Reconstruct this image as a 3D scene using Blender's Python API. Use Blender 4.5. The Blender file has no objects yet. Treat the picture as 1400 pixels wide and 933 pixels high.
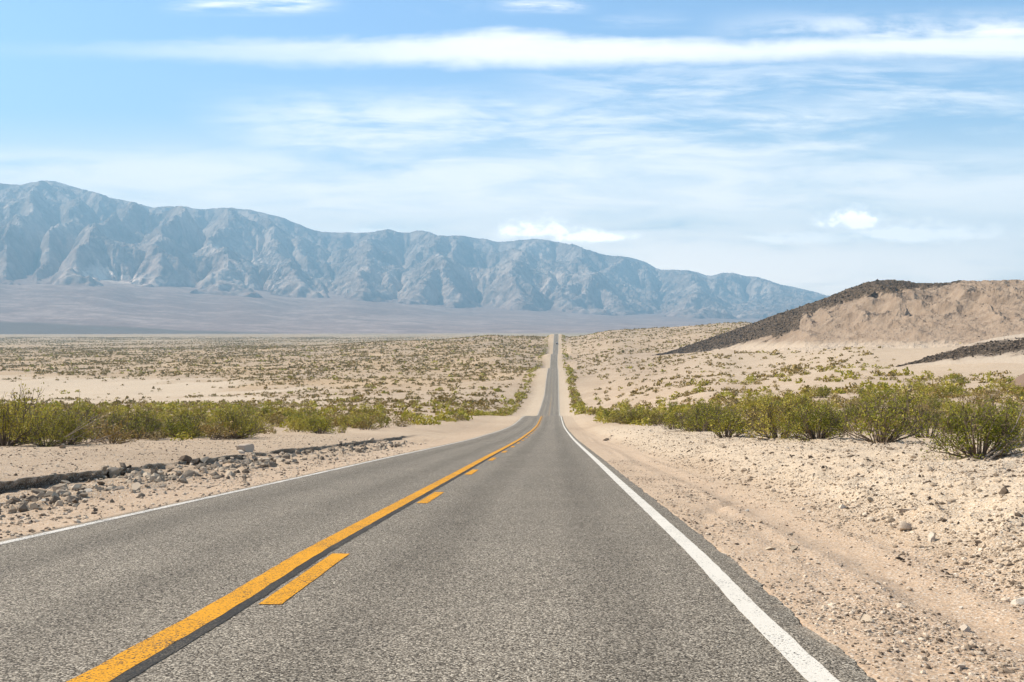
import bpy, math, random
import numpy as np

random.seed(7)
RNG = np.random.default_rng(11)
SC = bpy.context.scene
COL = SC.collection
F, CX, HY = 1361.0, 757.0, 448.0      # focal length and principal direction, in photo pixels (1400 wide)

# ------------------------------------------------------------------ helpers
def smooth(a, b, x):
    t = np.clip((x - a) / (b - a), 0, 1)
    return t * t * (3 - 2 * t)

def _hash(ix, iy, seed):
    h = (ix.astype(np.int64) * 374761393 + iy.astype(np.int64) * 668265263 + seed * 1442695041) & 0xffffffff
    h = ((h ^ (h >> 13)) * 1274126177) & 0xffffffff
    h = ((h ^ (h >> 16)) * 2246822519) & 0xffffffff
    return ((h ^ (h >> 15)) & 0xffffff) / float(0x1000000)

def perlin(x, y, seed=0):
    x = np.asarray(x, float); y = np.asarray(y, float)
    x, y = np.broadcast_arrays(x, y)
    ix = np.floor(x); iy = np.floor(y)
    fx = x - ix; fy = y - iy
    u = fx * fx * fx * (fx * (fx * 6 - 15) + 10); v = fy * fy * fy * (fy * (fy * 6 - 15) + 10)
    def g(dx, dy):
        a = _hash(ix + dx, iy + dy, seed) * 2 * np.pi
        return np.cos(a) * (fx - dx) + np.sin(a) * (fy - dy)
    a = g(0, 0); b = g(1, 0); c = g(0, 1); d = g(1, 1)
    return (a + (b - a) * u) * (1 - v) + (c + (d - c) * u) * v

def fbm(x, y, seed=0, octv=4, gain=.5, lac=2.03):
    s = 0; a = 1; x = np.asarray(x, float); y = np.asarray(y, float)
    for k in range(octv):
        s = s + a * perlin(x, y, seed + k * 17); a *= gain
        x = x * lac + 13.7; y = y * lac + 7.1
    return s

def ridged(x, y, seed=0, octv=5, gain=.5, lac=2.05):
    s = 0; a = 1; w = 1; tot = 0
    for k in range(octv):
        n = 1 - np.abs(perlin(x, y, seed + k * 23)) * 1.9
        n = np.clip(n, 0, 1) ** 2 * w
        w = np.clip(n * 1.6, 0, 1)
        s = s + n * a; tot += a; a *= gain
        x = x * lac + 3.3; y = y * lac + 9.2
    return s / tot

def mesh_np(name, verts, faces=None, quads=None, tris=None, smooth_shade=False, mats=(), matidx=None):
    me = bpy.data.meshes.new(name)
    verts = np.ascontiguousarray(verts, np.float32)
    loops = []; tot = []
    if quads is not None and len(quads): loops.append(np.asarray(quads, np.int32).ravel()); tot.append(np.full(len(quads), 4, np.int32))
    if tris is not None and len(tris): loops.append(np.asarray(tris, np.int32).ravel()); tot.append(np.full(len(tris), 3, np.int32))
    loops = np.concatenate(loops); tot = np.concatenate(tot)
    me.vertices.add(len(verts)); me.vertices.foreach_set('co', verts.ravel())
    me.loops.add(len(loops)); me.loops.foreach_set('vertex_index', loops)
    me.polygons.add(len(tot))
    start = np.concatenate([[0], np.cumsum(tot)[:-1]]).astype(np.int32)
    me.polygons.foreach_set('loop_start', start); me.polygons.foreach_set('loop_total', tot)
    me.polygons.foreach_set('use_smooth', np.full(len(tot), smooth_shade, bool))
    for m in mats: me.materials.append(m)
    if matidx is not None: me.polygons.foreach_set('material_index', np.asarray(matidx, np.int32))
    me.update(calc_edges=True); me.validate()
    return me

def attr(me, name, vals):
    a = me.attributes.new(name, 'FLOAT', 'POINT'); a.data.foreach_set('value', np.ascontiguousarray(vals, np.float32).ravel())

def grid_quads(nr, nc):
    i = np.arange(nr - 1)[:, None] * nc + np.arange(nc - 1)[None, :]
    return np.stack([i, i + 1, i + nc + 1, i + nc], -1).reshape(-1, 4)

def link(name, me, parent=None, loc=None):
    o = bpy.data.objects.new(name, me); COL.objects.link(o)
    if parent is not None: o.parent = parent
    if loc is not None: o.location = loc
    return o

def tag(o, label=None, cat=None, group=None, kind=None):
    if label: o['label'] = label
    if cat: o['category'] = cat
    if group: o['group'] = group
    if kind: o['kind'] = kind
    return o

# ------------------------------------------------------------------ node helper
class V:
    def __init__(s, t, sock): s.t = t; s.k = sock
    def _m(s, op, *o):
        n = s.t.nodes.new('ShaderNodeMath'); n.operation = op
        for i, x in enumerate((s,) + o):
            if isinstance(x, V): s.t.links.new(x.k, n.inputs[i])
            else: n.inputs[i].default_value = x
        return V(s.t, n.outputs[0])
    def __add__(s, o): return s._m('ADD', o)
    __radd__ = __add__
    def __mul__(s, o): return s._m('MULTIPLY', o)
    __rmul__ = __mul__
    def __sub__(s, o): return s._m('SUBTRACT', o)
    def __rsub__(s, o): return (s * -1) + o
    def __truediv__(s, o): return s._m('DIVIDE', o)
    def abs(s): return s._m('ABSOLUTE')
    def pow(s, o): return s._m('POWER', o)
    def min(s, o): return s._m('MINIMUM', o)
    def max(s, o): return s._m('MAXIMUM', o)
    def ss(s, a, b):       # smoothstep, also with a > b
        n = s.t.nodes.new('ShaderNodeMapRange'); n.interpolation_type = 'SMOOTHSTEP'
        inv = a > b
        s.t.links.new(s.k, n.inputs['Value'])
        n.inputs['From Min'].default_value = min(a, b); n.inputs['From Max'].default_value = max(a, b)
        n.inputs['To Min'].default_value = 1 if inv else 0; n.inputs['To Max'].default_value = 0 if inv else 1
        return V(s.t, n.outputs[0])

class T:
    def __init__(s, tree): s.t = tree; tree.nodes.clear()
    def n(s, typ, **kw):
        n = s.t.nodes.new(typ)
        for k, v in kw.items(): setattr(n, k, v)
        return n
    def l(s, a, b): s.t.links.new(a.k if isinstance(a, V) else a, b)
    def v(s, sock): return V(s.t, sock)
    def obj(s): return s.n('ShaderNodeTexCoord').outputs['Object']
    def comb(s, x, y, z):
        n = s.n('ShaderNodeCombineXYZ')
        for i, q in enumerate((x, y, z)):
            if isinstance(q, V): s.l(q, n.inputs[i])
            else: n.inputs[i].default_value = q
        return n.outputs[0]
    def map(s, vec, scale=(1, 1, 1), loc=(0, 0, 0)):
        n = s.n('ShaderNodeMapping'); s.l(vec, n.inputs[0]); n.inputs['Scale'].default_value = scale; n.inputs['Location'].default_value = loc
        return n.outputs[0]
    def noise(s, vec, scale, detail=3, rough=.5, dist=0.0):
        n = s.n('ShaderNodeTexNoise'); s.l(vec, n.inputs['Vector'])
        n.inputs['Scale'].default_value = scale; n.inputs['Detail'].default_value = detail
        n.inputs['Roughness'].default_value = rough; n.inputs['Distortion'].default_value = dist
        return V(s.t, n.outputs[0])
    def voro(s, vec, scale, feature='F1', out='Distance', rnd=1.0):
        n = s.n('ShaderNodeTexVoronoi', feature=feature); s.l(vec, n.inputs['Vector']); n.inputs['Scale'].default_value = scale
        n.inputs['Randomness'].default_value = rnd
        return V(s.t, n.outputs[out])
    def attr(s, name):
        n = s.n('ShaderNodeAttribute', attribute_name=name); return V(s.t, n.outputs['Fac'])
    def ramp(s, fac, stops):
        n = s.n('ShaderNodeValToRGB'); s.l(fac, n.inputs[0]); e = n.color_ramp.elements
        while len(e) < len(stops): e.new(.5)
        for q, (p, c) in zip(e, stops): q.position = p; q.color = (*c, 1)
        return n.outputs[0]
    def mix(s, fac, a, b, mode='MIX'):
        n = s.n('ShaderNodeMix', data_type='RGBA', blend_type=mode)
        if isinstance(fac, V): s.l(fac, n.inputs[0])
        else: n.inputs[0].default_value = fac
        for q, i in ((a, 6), (b, 7)):
            if isinstance(q, tuple): n.inputs[i].default_value = (*q, 1)
            elif isinstance(q, (int, float)): n.inputs[i].default_value = (q, q, q, 1)
            else: s.l(q, n.inputs[i])
        return n.outputs[2]
    def bump(s, h, strength, dist, normal=None):
        n = s.n('ShaderNodeBump'); n.inputs['Strength'].default_value = strength; n.inputs['Distance'].default_value = dist
        s.l(h, n.inputs['Height'])
        if normal is not None: s.l(normal, n.inputs['Normal'])
        return n.outputs[0]

def new_mat(name):
    m = bpy.data.materials.new(name); m.use_nodes = True
    return m, T(m.node_tree)

def finish(t, color, rough=.9, normal=None, spec=.2, metal=0, trans=None):
    b = t.n('ShaderNodeBsdfPrincipled'); o = t.n('ShaderNodeOutputMaterial')
    if isinstance(color, tuple): b.inputs['Base Color'].default_value = (*color, 1)
    else: t.l(color, b.inputs['Base Color'])
    if isinstance(rough, V): t.l(rough, b.inputs['Roughness'])
    else: b.inputs['Roughness'].default_value = rough
    b.inputs['Specular IOR Level'].default_value = spec
    b.inputs['Metallic'].default_value = metal
    if normal is not None: t.l(normal, b.inputs['Normal'])
    sh = b.outputs[0]
    if trans is not None:
        tr = t.n('ShaderNodeBsdfTranslucent'); t.l(color, tr.inputs[0]) if not isinstance(color, tuple) else None
        mx = t.n('ShaderNodeMixShader'); mx.inputs[0].default_value = trans
        t.l(sh, mx.inputs[1]); t.l(tr.outputs[0], mx.inputs[2]); sh = mx.outputs[0]
    t.l(sh, o.inputs['Surface'])

# ------------------------------------------------------------------ the lie of the land
# road: (distance, photo row) pairs give its height; it falls away, dips out of sight three times and climbs to a crest
RK = [(4, None), (7.24, None), (9.68, 757), (14, 701), (19.9, 664), (24.3, 648), (35.4, 625), (50, 611), (61, 604.5), (72, 600),
      (113, 588), (145, 581.5), (170, 575), (188, 570.5), (205, 568.5), (222, 569.5), (260, 574), (300, 571), (345, 566.5), (420, 554), (515, 540), (598, 520), (700, 507),
      (748, 503.5), (800, 504), (870, 508), (960, 506), (1010, 500), (1057, 490), (1092, 484), (1130, 484.5), (1220, 488), (1340, 485), (1420, 478), (1500, 470),
      (1620, 461.5), (1720, 457.5), (1800, 457), (1900, 458.5), (2200, 466), (3000, 466), (5000, 459), (9000, 454), (40000, 450)]
_kd = np.array([k[0] for k in RK], float)
_kz = np.array([(-1.35 - .0925 * d) if y is None else -(y - HY) / F * d for d, y in RK])
_ld = np.linspace(math.log(2), math.log(40000), 6000)
_z = np.interp(np.exp(_ld), _kd, _kz); _z[np.exp(_ld) < 4] = -1.35 - .0925 * np.exp(_ld)[np.exp(_ld) < 4]
def _gauss(a, sg):
    r = int(sg * 4) + 1; k = np.exp(-.5 * (np.arange(-r, r + 1) / sg) ** 2); k /= k.sum()
    return np.convolve(np.pad(a, r, mode='edge'), k, 'valid')
_dx = _ld[1] - _ld[0]
_zs = np.where(np.exp(_ld) < 150, _gauss(_z, .06 / _dx), _gauss(_z, .006 / _dx))
_zs = _gauss(_zs, .004 / _dx)
_zw = _gauss(_z, .12 / _dx)
def zroad(d):
    d = np.asarray(d, float)
    return np.where(d < 4, -1.35 - .0925 * d + (np.interp(math.log(4), _ld, _zs) + 1.35 + .37), np.interp(np.log(np.maximum(d, 2.1)), _ld, _zs))
def xc(d):
    return np.interp(d, [0, 190, 355, 515, 1035, 1750, 3000], [-2.26, -2.26, -1.7, -1.1, 0.2, 4.9, 10])

# land away from the road: photo rows by direction (column) and distance
PK = [-700, 0, 200, 400, 550, 680, 757, 860, 1000, 1200, 1400, 1900]
DK = [60, 100, 150, 200, 300, 400, 600, 800, 1000, 1300, 1700, 2200, 3000, 5000, 9000, 40000]
LEFT = [596, 581, 572, 567, 559, 552, 537, 515, 501, 489, 479, 473, 466, 459, 454, 449.5]
YT = {
 -700: LEFT, 0: LEFT, 200: LEFT,
 400: [594, 580, 571, 566, 557, 549, 532, 512, 499, 486, 474.5, 473, 466, 459, 454, 449.5],
 550: [594, 580, 571, 566, 556, 547, 528, 509, 496, 481, 466.5, 471, 466, 459, 454, 449.5],
 680: [596, 582, 572, 566, 556, 545, 524, 507, 493, 475, 459.5, 468, 466, 459, 454, 449.5],
 757: [598, 584, 572, 566, 555, 543, 520, 504, 491, 474, 457, 466, 466, 459, 454, 449.5],
 860: [594, 577, 565, 557, 544, 532, 510, 496, 484, 467, 450.5, 458, 462, 459, 454, 449.5],
 1000: [592, 568, 553, 543, 527, 514, 493, 477.5, 466, 453, 442, 450, 458, 459, 454, 449.5],
 1200: [590, 562, 543, 528, 506, 491, 472, 462, 456, 450, 444, 448, 455, 459, 454, 449.5],
 1400: [585, 556, 536, 521, 498, 482, 464, 455, 450, 446, 442, 446, 455, 459, 454, 449.5],
 1900: [578, 548, 526, 508, 482, 467, 452, 446, 444, 442, 440, 446, 455, 459, 454, 449.5]}
_YA = np.array([YT[p] for p in PK]); _lk = np.log(DK)
def yfar(px, d):
    px = np.clip(px, PK[0], PK[-1]); l = np.clip(np.log(np.maximum(d, 1)), _lk[0], _lk[-1])
    i = np.clip(np.searchsorted(PK, px) - 1, 0, len(PK) - 2); j = np.clip(np.searchsorted(_lk, l) - 1, 0, len(DK) - 2)
    P = np.array(PK, float); a = (px - P[i]) / (P[i + 1] - P[i]); b = (l - _lk[j]) / (_lk[j + 1] - _lk[j])
    a = a * a * (3 - 2 * a)
    return (_YA[i, j] * (1 - b) + _YA[i, j + 1] * b) * (1 - a) + (_YA[i + 1, j] * (1 - b) + _YA[i + 1, j + 1] * b) * a

RE, LE = 3.97, -3.80        # asphalt edges
CR = np.array([(3.97, -.045), (4.6, -.055), (5.3, -.08), (5.85, -.075), (6.3, .04), (7.2, .30), (8.4, .54), (10.5, .68), (14, .68), (30, .55), (1e5, .5)])
CLb = np.array([(-1e5, .26), (-20, .26), (-13, .26), (-10, .11), (-9.20, .05), (-9.13, -.25), (-8.7, -.24), (-8.3, -.17), (-7.2, -.14), (-5, -.07), (-3.8, -.015)])
CLs = np.array([(-1e5, .26), (-20, .26), (-12, .2), (-9.5, .02), (-8, -.12), (-6.8, -.12), (-5, -.06), (-3.8, -.015)])
def bank_w(d):
    n = fbm(d * .55, d * 0 + .5, 9, 3)
    w = smooth(3, 8, d) * (1 - smooth(23, 29, d)) * np.clip(.92 + .5 * n, .3, 1)
    w = np.maximum(w, smooth(20, 26, d) * (1 - smooth(70, 90, d)) * np.clip(.52 + 1.0 * n, .12, .85))
    return w
def zg(X, d, micro=True):
    X = np.asarray(X, float); d = np.asarray(d, float); X, d = np.broadcast_arrays(X, d)
    off = X - xc(d)
    wob = fbm(d * .09, off * 0, 5, 2) * .18 + fbm(d * 1.6, off * 0, 6, 4, .65) * .11 + np.clip((d - 15) * -.012, -.3, .1)
    wl = smooth(-5.5, -7, off)
    oo = np.where(off < 0, off - wob * wl, off)
    bw = np.clip(bank_w(d), 0, 1)
    cr = np.interp(off, CR[:, 0], CR[:, 1])
    cl = np.interp(oo, CLb[:, 0], CLb[:, 1]) * bw + np.interp(oo, CLs[:, 0], CLs[:, 1]) * (1 - bw)
    cross = np.where(off > 0, cr, cl) * np.where(d > 120, np.exp(-(d - 120) / 250), 1)
    ao = np.abs(off)
    zr = zroad(d)
    zsm = np.interp(np.log(np.maximum(d, 2.1)), _ld, _zw); zsm = np.where(d < 12, zr, zsm)
    zr = zr + (zsm - zr) * smooth(7, 22, ao)
    zn = zr + cross
    px = CX + F * X / np.maximum(d, 1)
    zf = -(yfar(px, d) - HY) / F * d
    w = smooth(math.log(42), math.log(120), np.log(np.maximum(d, 1))) * smooth(6, 30 + .04 * np.minimum(d, 2000), ao)
    z = zn + (zf - zn) * w
    out = smooth(3.9, 9, ao)
    z = z + out * (fbm(X / 17, d / 17, 31, 3) * .35 * smooth(10, 40, ao) + fbm(X / 3.1, d / 3.1, 37, 3) * .06)
    z = z + smooth(25, 120, ao) * smooth(80, 300, d) * fbm(X / 70, d / 90, 33, 3) * np.clip(d / 400, 0, 2.2)
    if micro:
        e = smooth(3.8, 4.4, ao)
        far = np.clip(1 - d / 150, 0, 1)
        z = z + e * far * (fbm(X * 1.7, d * 1.7, 41, 4, .6) * .035)
        rough = smooth(6.0, 6.8, off) * far
        z = z + rough * (np.clip(ridged(X * 1.1, d * 1.1, 47, 5), 0, 1) - .3) * .15
        # wheel ruts on the right shoulder
        for c0, wd, dp in ((5.35, .24, .030), (4.85, .12, .008)):
            q = off - c0 - .12 * np.sin(d * .23 + c0 * 3); z = z - dp * far * np.exp(-(q / wd) ** 2) + dp * .7 * far * np.exp(-((np.abs(q) - 1.7 * wd) / (.6 * wd)) ** 2) * e
        # curved tyre scar turning off the road
        q = off - (4.1 + (d - 11.5) ** 2 * .045); z = z - .03 * np.exp(-(q / .14) ** 2) * smooth(11, 12, d) * (1 - smooth(17, 19, d)) * e
        lb = smooth(-5, -6.5, off) * smooth(-10.5, -9, off) * smooth(12, 17, d) * (1 - smooth(70, 90, d))
        z = z + lb * (ridged(X * .9 + 4, d * .8, 51, 4) - .35) * .20 * smooth(-8.9, -8.2, off)
    strip = (1 - smooth(3.72, 3.82, np.where(off > 0, off - .16, -off)))
    z = z - strip * (.10 + .00012 * d)
    return z

def proj(X, d, z): return CX + F * X / d, HY - F * z / d
_ds = np.exp(np.linspace(math.log(4), math.log(2600), 1500))
def ground_at(px, py):
    X = (px - CX) / F * _ds; y = HY - F * zg(X, _ds, False) / _ds
    k = np.argmax(y <= py); k = max(k, 1)
    t = (y[k - 1] - py) / max(y[k - 1] - y[k], 1e-6)
    d = _ds[k - 1] + (_ds[k] - _ds[k - 1]) * np.clip(t, 0, 1)
    X = (px - CX) / F * d
    return float(X), float(d), float(zg(X, d))

# ------------------------------------------------------------------ materials
def mat_ground():
    m, t = new_mat('desert_sand'); P = t.obj()
    pale = t.attr('pale'); dark = t.attr('dark'); pebb = t.attr('pebbly'); red = t.attr('pink')
    big = t.noise(P, .045, 4, .55); mid = t.noise(P, .6, 4, .6); fine = t.noise(P, 9, 4, .65)
    c = t.ramp(big * .5 + mid * .35 + fine * .3 - .08, [(.28, (.31, .212, .130)), (.48, (.41, .292, .188)), (.70, (.51, .38, .257))])
    c = t.mix(red * .6, c, (.49, .34, .225))
    c = t.mix(pale, c, t.ramp(mid * .5 + fine * .5, [(.3, (.455, .34, .228)), (.7, (.58, .452, .315))]))
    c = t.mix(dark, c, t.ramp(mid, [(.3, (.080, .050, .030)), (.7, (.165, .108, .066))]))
    st = t.noise(t.map(P, (.0035, .0016, 0)), 1.0, 6, .7)
    c = t.mix(t.attr('farplain'), c, t.ramp(st, [(.36, (.17, .125, .062)), (.50, (.27, .20, .115)), (.62, (.44, .34, .23))]))
    c = t.mix(t.attr('gold') * .8, c, t.ramp(t.noise(t.map(P, (.02, .01, 0)), 1.0, 5, .65), [(.35, (.32, .195, .085)), (.6, (.48, .325, .175))]))
    # pebbles: light and dark grains
    v1 = t.voro(P, 26, 'F1', 'Color'); d1 = t.voro(P, 26)
    sep = t.n('ShaderNodeSeparateColor'); t.l(v1, sep.inputs[0]); r = t.v(sep.outputs[0]); g = t.v(sep.outputs[1])
    grain = d1.ss(.42, .30) * pebb
    c = t.mix(grain * r.ss(.72, .80) * .85, c, t.ramp(g, [(0, (.10, .085, .075)), (.5, (.26, .21, .17)), (1, (.36, .25, .18))]))
    c = t.mix(grain * r.ss(.30, .22) * .75, c, t.ramp(g, [(0, (.62, .56, .47)), (1, (.70, .65, .57))]))
    v2 = t.voro(P, 75, 'F1', 'Color'); sep2 = t.n('ShaderNodeSeparateColor'); t.l(v2, sep2.inputs[0]); r2 = t.v(sep2.outputs[0])
    c = t.mix(r2.ss(.80, .90) * .55, c, (.15, .12, .10)); c = t.mix(r2.ss(.18, .10) * .5, c, (.66, .60, .51))
    h = d1.ss(.5, .1) * pebb * .8 + fine * .5 + t.noise(P, 40, 3, .6) * .5
    nb = t.bump(h, .8, .022)
    nb = t.bump(mid, .5, .12, nb)
    finish(t, c, .95, nb, .1)
    return m

def asphalt_color(t, P, tone=1.0):
    g = t.voro(P, 105, 'F1', 'Color'); sp = t.n('ShaderNodeSeparateColor'); t.l(g, sp.inputs[0]); r = t.v(sp.outputs[0])
    dd = t.voro(P, 105)
    n1 = t.noise(P, 45, 3, .7); big = t.noise(P, .5, 4, .6)
    x = t.v(sp.outputs[1])
    c = t.ramp(r * .75 + n1 * .5 - .12, [(.16, (.026 * tone, .021 * tone, .016 * tone)), (.42, (.122 * tone, .100 * tone, .075 * tone)), (.66, (.245 * tone, .207 * tone, .160 * tone)), (.9, (.53 * tone, .455 * tone, .355 * tone))])
    return c, r, n1, dd, big

def mat_asphalt():
    m, t = new_mat('weathered_asphalt'); P = t.obj()
    c, r, n1, dd, big = asphalt_color(t, P, 1.04)
    off = t.attr('off')
    # wheel paths a little darker and smoother than the crown between them
    wp = None
    for c0 in (-2.75, -1.05, 1.0, 2.75):
        q = (off - c0).abs().ss(.55, .1); wp = q if wp is None else wp + q
    st = t.noise(t.map(P, (1.6, .05, 1)), 1.0, 4, .6)
    tone = wp * -.17 + big * .34 + st * .42 + .66
    n = t.n('ShaderNodeMix', data_type='RGBA', blend_type='MULTIPLY'); n.inputs[0].default_value = 1; t.l(c, n.inputs[6])
    cc = t.n('ShaderNodeCombineColor'); [t.l(tone, cc.inputs[i]) for i in range(3)]; t.l(cc.outputs[0], n.inputs[7]); c = n.outputs[2]
    # sand blown on to both edges
    e = off.abs().ss(3.75, 4.0) * t.noise(P, 2.4, 5, .65).ss(.50, .68) * .6 + off.ss(-3.55, -3.82) * t.noise(P, 3, 4, .6).ss(.40, .6)
    c = t.mix(e.min(1.0) * .75, c, (.46, .36, .26))
    # transverse cracks and old patches
    cr = t.voro(t.map(P, (.16, .11, .1)), 1.0, 'DISTANCE_TO_EDGE'); cw = t.noise(P, 2.5, 3)
    crack = (cr + cw * .012 - .006).ss(.0030, .001) * .14
    c = t.mix(crack, c, (.03, .026, .022))
    h = r * .6 + n1 * .6 - dd * .4
    finish(t, c, .9, t.bump(h, .8, .008), .12)
    return m

def mat_paint(name, col, wear, dirt=.25):
    m, t = new_mat(name); P = t.obj()
    a, r, n1, dd, big = asphalt_color(t, P)
    w = (n1 * .7 + r * .5 + t.noise(P, 1.3, 4, .65) * .5).ss(wear + .16, wear)
    c = t.mix(t.noise(P, 5, 4, .6) * dirt, col, tuple(q * .55 for q in col))
    c = t.mix(w, c, a)
    finish(t, c, .7, t.bump(r * .5 + n1 * .6, .7, .006), .12)
    return m

def mat_stone(name, c0, c1, c2, scale=30):
    m, t = new_mat(name); P = t.obj()
    g = t.n('ShaderNodeNewGeometry'); isl = t.v(g.outputs['Random Per Island'])
    oi = t.v(t.n('ShaderNodeObjectInfo').outputs['Random'])
    k = (isl + oi)._m('FRACT')
    c = t.ramp(k * .8 + t.noise(P, scale, 4, .65) * .35 - .07, [(.12, c0), (.5, c1), (.9, c2)])
    finish(t, c, .9, t.bump(t.noise(P, scale * 2, 4, .7), .5, .01), .15)
    return m

def mat_leaf(name, stops, trans=.22):
    m, t = new_mat(name)
    g = t.n('ShaderNodeNewGeometry'); isl = t.v(g.outputs['Random Per Island'])
    oi = t.v(t.n('ShaderNodeObjectInfo').outputs['Random'])
    k = isl * .42 + oi * .50 + t.noise(t.obj(), 2.2, 2) * .5 - .2
    finish(t, t.ramp(k, stops), .65, None, .25, trans=trans)
    return m

M_ground = mat_ground()
M_asphalt = mat_asphalt()
M_white = mat_paint('worn_white_paint', (.66, .60, .51), .52)
M_whiteleft = mat_paint('sand_worn_white_paint', (.66, .60, .52), .62)
M_yellow = mat_paint('worn_yellow_paint', (.68, .30, .010), .60, .30)
M_yellowfar = mat_paint('faded_yellow_paint', (.34, .22, .09), .86)
M_sealer = mat_paint('black_sealer', (.032, .028, .023), .72)
M_gravel = mat_stone('gravel_stone', (.075, .052, .036), (.40, .30, .205), (.62, .50, .37), 30)
M_pale = mat_stone('pale_stone', (.34, .26, .19), (.54, .44, .335), (.68, .60, .49), 24)
M_grey = mat_stone('grey_stone', (.12, .092, .067), (.28, .222, .160), (.50, .40, .29), 18)
M_lava = mat_stone('dark_lava_stone', (.028, .020, .014), (.070, .050, .034), (.20, .145, .10), 1.2)
M_leaf = mat_leaf('creosote_leaf', [(.02, (.048, .058, .006)), (.22, (.125, .135, .010)), (.48, (.29, .265, .022)), (.80, (.45, .35, .055)), (.98, (.60, .45, .11))], .26)
M_leaffar = mat_leaf('scrub_leaf', [(.05, (.050, .040, .007)), (.40, (.15, .115, .018)), (.70, (.31, .205, .045)), (.95, (.44, .285, .10))], .1)
M_dry = mat_leaf('dry_scrub_leaf', [(.05, (.20, .14, .045)), (.5, (.34, .24, .09)), (.95, (.47, .36, .17))], .1)
def mat_stem():
    m, t = new_mat('grey_brown_stem'); P = t.obj()
    finish(t, t.ramp(t.noise(P, 14, 3), [(.3, (.075, .052, .035)), (.7, (.22, .16, .11))]), .9, None, .1)
    return m
M_stem = mat_stem()

# ------------------------------------------------------------------ ground sheet
dr = np.concatenate([np.arange(-14, 3, .35), np.exp(np.arange(math.log(3), math.log(60), .0075)), np.exp(np.arange(math.log(60), math.log(2600), .0125)),
                     np.exp(np.arange(math.log(2600), math.log(36000), .05))])
NS = 300
s = np.linspace(0, 1, NS) ** 2
def build_ground():
    Lw = 12 + .95 * np.maximum(dr, 0)
    mid = np.array([-3.86, -3.8, -3.76, -3.72, -2, 0, 2, 3.8, 3.88, 3.92, 3.97, 4.03])
    jit = fbm(dr * 1.6, dr * 0, 61, 4) * .05 * np.clip(1 - dr / 200, 0, 1)
    offL = -3.86 - .03 - s[::-1][None, :] * Lw[:, None]
    offR = 4.03 + .03 + s[None, :] * Lw[:, None]
    off = np.concatenate([offL, np.repeat(mid[None, :], len(dr), 0), offR], 1)
    D = np.repeat(dr[:, None], off.shape[1], 1)
    X = off + xc(D)
    Z = zg(X, D)
    # the cut bank is undercut: its foot runs back below the lip
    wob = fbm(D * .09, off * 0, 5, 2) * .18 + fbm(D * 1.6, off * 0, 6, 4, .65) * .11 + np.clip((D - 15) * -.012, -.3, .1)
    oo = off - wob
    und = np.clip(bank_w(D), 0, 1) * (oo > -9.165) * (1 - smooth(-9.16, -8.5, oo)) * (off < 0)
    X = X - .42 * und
    V3 = np.stack([X, D, Z], -1).reshape(-1, 3)
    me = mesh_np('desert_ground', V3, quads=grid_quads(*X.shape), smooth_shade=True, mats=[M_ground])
    px = CX + F * X / np.maximum(D, 1); py = HY - F * Z / np.maximum(D, 1)
    ao = np.abs(off); n = fbm(X / 9, D / 9, 71, 4); n2 = fbm(X / 60, D / 120, 73, 4)
    pale = np.zeros_like(X)
    pale += smooth(5.9, 7.0, off + n * .5) * (1 - smooth(11, 16, off)) * (1 - smooth(70, 140, D)) * .9      # gravel berm
    pale += (1 - smooth(7, 12, ao + n * 2)) * smooth(120, 260, D) * .75                                     # graded verge
    wash = (1 - smooth(260, 470, px + n2 * 260)) * smooth(511, 521, py + n2 * 10) * (1 - smooth(540, 556, py + n2 * 12)) * (D > 150)
    pale += wash * .9
    rw = smooth(900, 1000, px) * smooth(463, 470, py) * (1 - smooth(500, 545, py + n2 * 25)) * (D > 150); pale += rw * .45
    playa = (1 - smooth(560, 800, px)) * smooth(3000, 3900, D) * (1 - smooth(7500, 9000, D)) * np.clip(.75 + n2, 0, 1); pale += playa * .35 * smooth(455, 459, py) * (1 - smooth(466, 468, py))
    dark0 = 0 * smooth(2300, 2700, D) * (1 - smooth(5200, 6000, D)) * np.clip(.8 + n2 * .8, .3, 1)
    dark = (1 - smooth(200, 480, px)) * smooth(5000, 6000, D + n2 * 800) + dark0
    dark += .15 * (1 - smooth(4, 30, np.abs(py - 475 - (px - 300) * -.01))) * (px < 720) * (D > 600) * (D < 3400)
    scr = smooth(250, 900, D) * (1 - smooth(2500, 3500, D)) * .16 * (1 - np.clip(pale, 0, 1)); dark += scr
    pebb = np.clip(1.25 - D / 140, 0, 1) * (.35 + .65 * smooth(4.2, 5, ao)) * np.clip(.75 + n * 1.3, .2, 1)
    ruts = np.exp(-((off - 5.25) / .45) ** 2); pebb *= 1 - .8 * ruts
    dark += 1.3 * und + .5 * np.clip(bank_w(D), 0, 1) * np.exp(-((oo + 9.17) / .05) ** 2)  # exposed soil of the bank face, darkened to deepen the shade under its lip
    pink = np.clip((1 - smooth(5.2, 7, ao)) * .9 + ruts * .7 + n * .5, 0, 1) * np.clip(1 - D / 160, 0, 1) + np.clip(n2 + .1, 0, 1) * .5 * (D > 150)
    gold = smooth(420, 700, D) * (1 - smooth(650, 800, px)) * (1 - np.clip(wash, 0, 1)) * np.clip(.75 + n2 * 1.2, .1, 1) + .35 * smooth(900, 1300, D) * (px > 700)
    attr(me, 'gold', np.clip(gold, 0, 1))
    attr(me, 'farplain', smooth(2100, 2600, D) * (1 - .75 * playa * smooth(460, 461.5, py) * (1 - smooth(465, 466.5, py))))
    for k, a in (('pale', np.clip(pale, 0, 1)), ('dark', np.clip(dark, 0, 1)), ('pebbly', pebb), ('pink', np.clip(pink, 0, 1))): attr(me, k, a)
    tag(link('ground', me), kind='structure')
build_ground()

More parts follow.
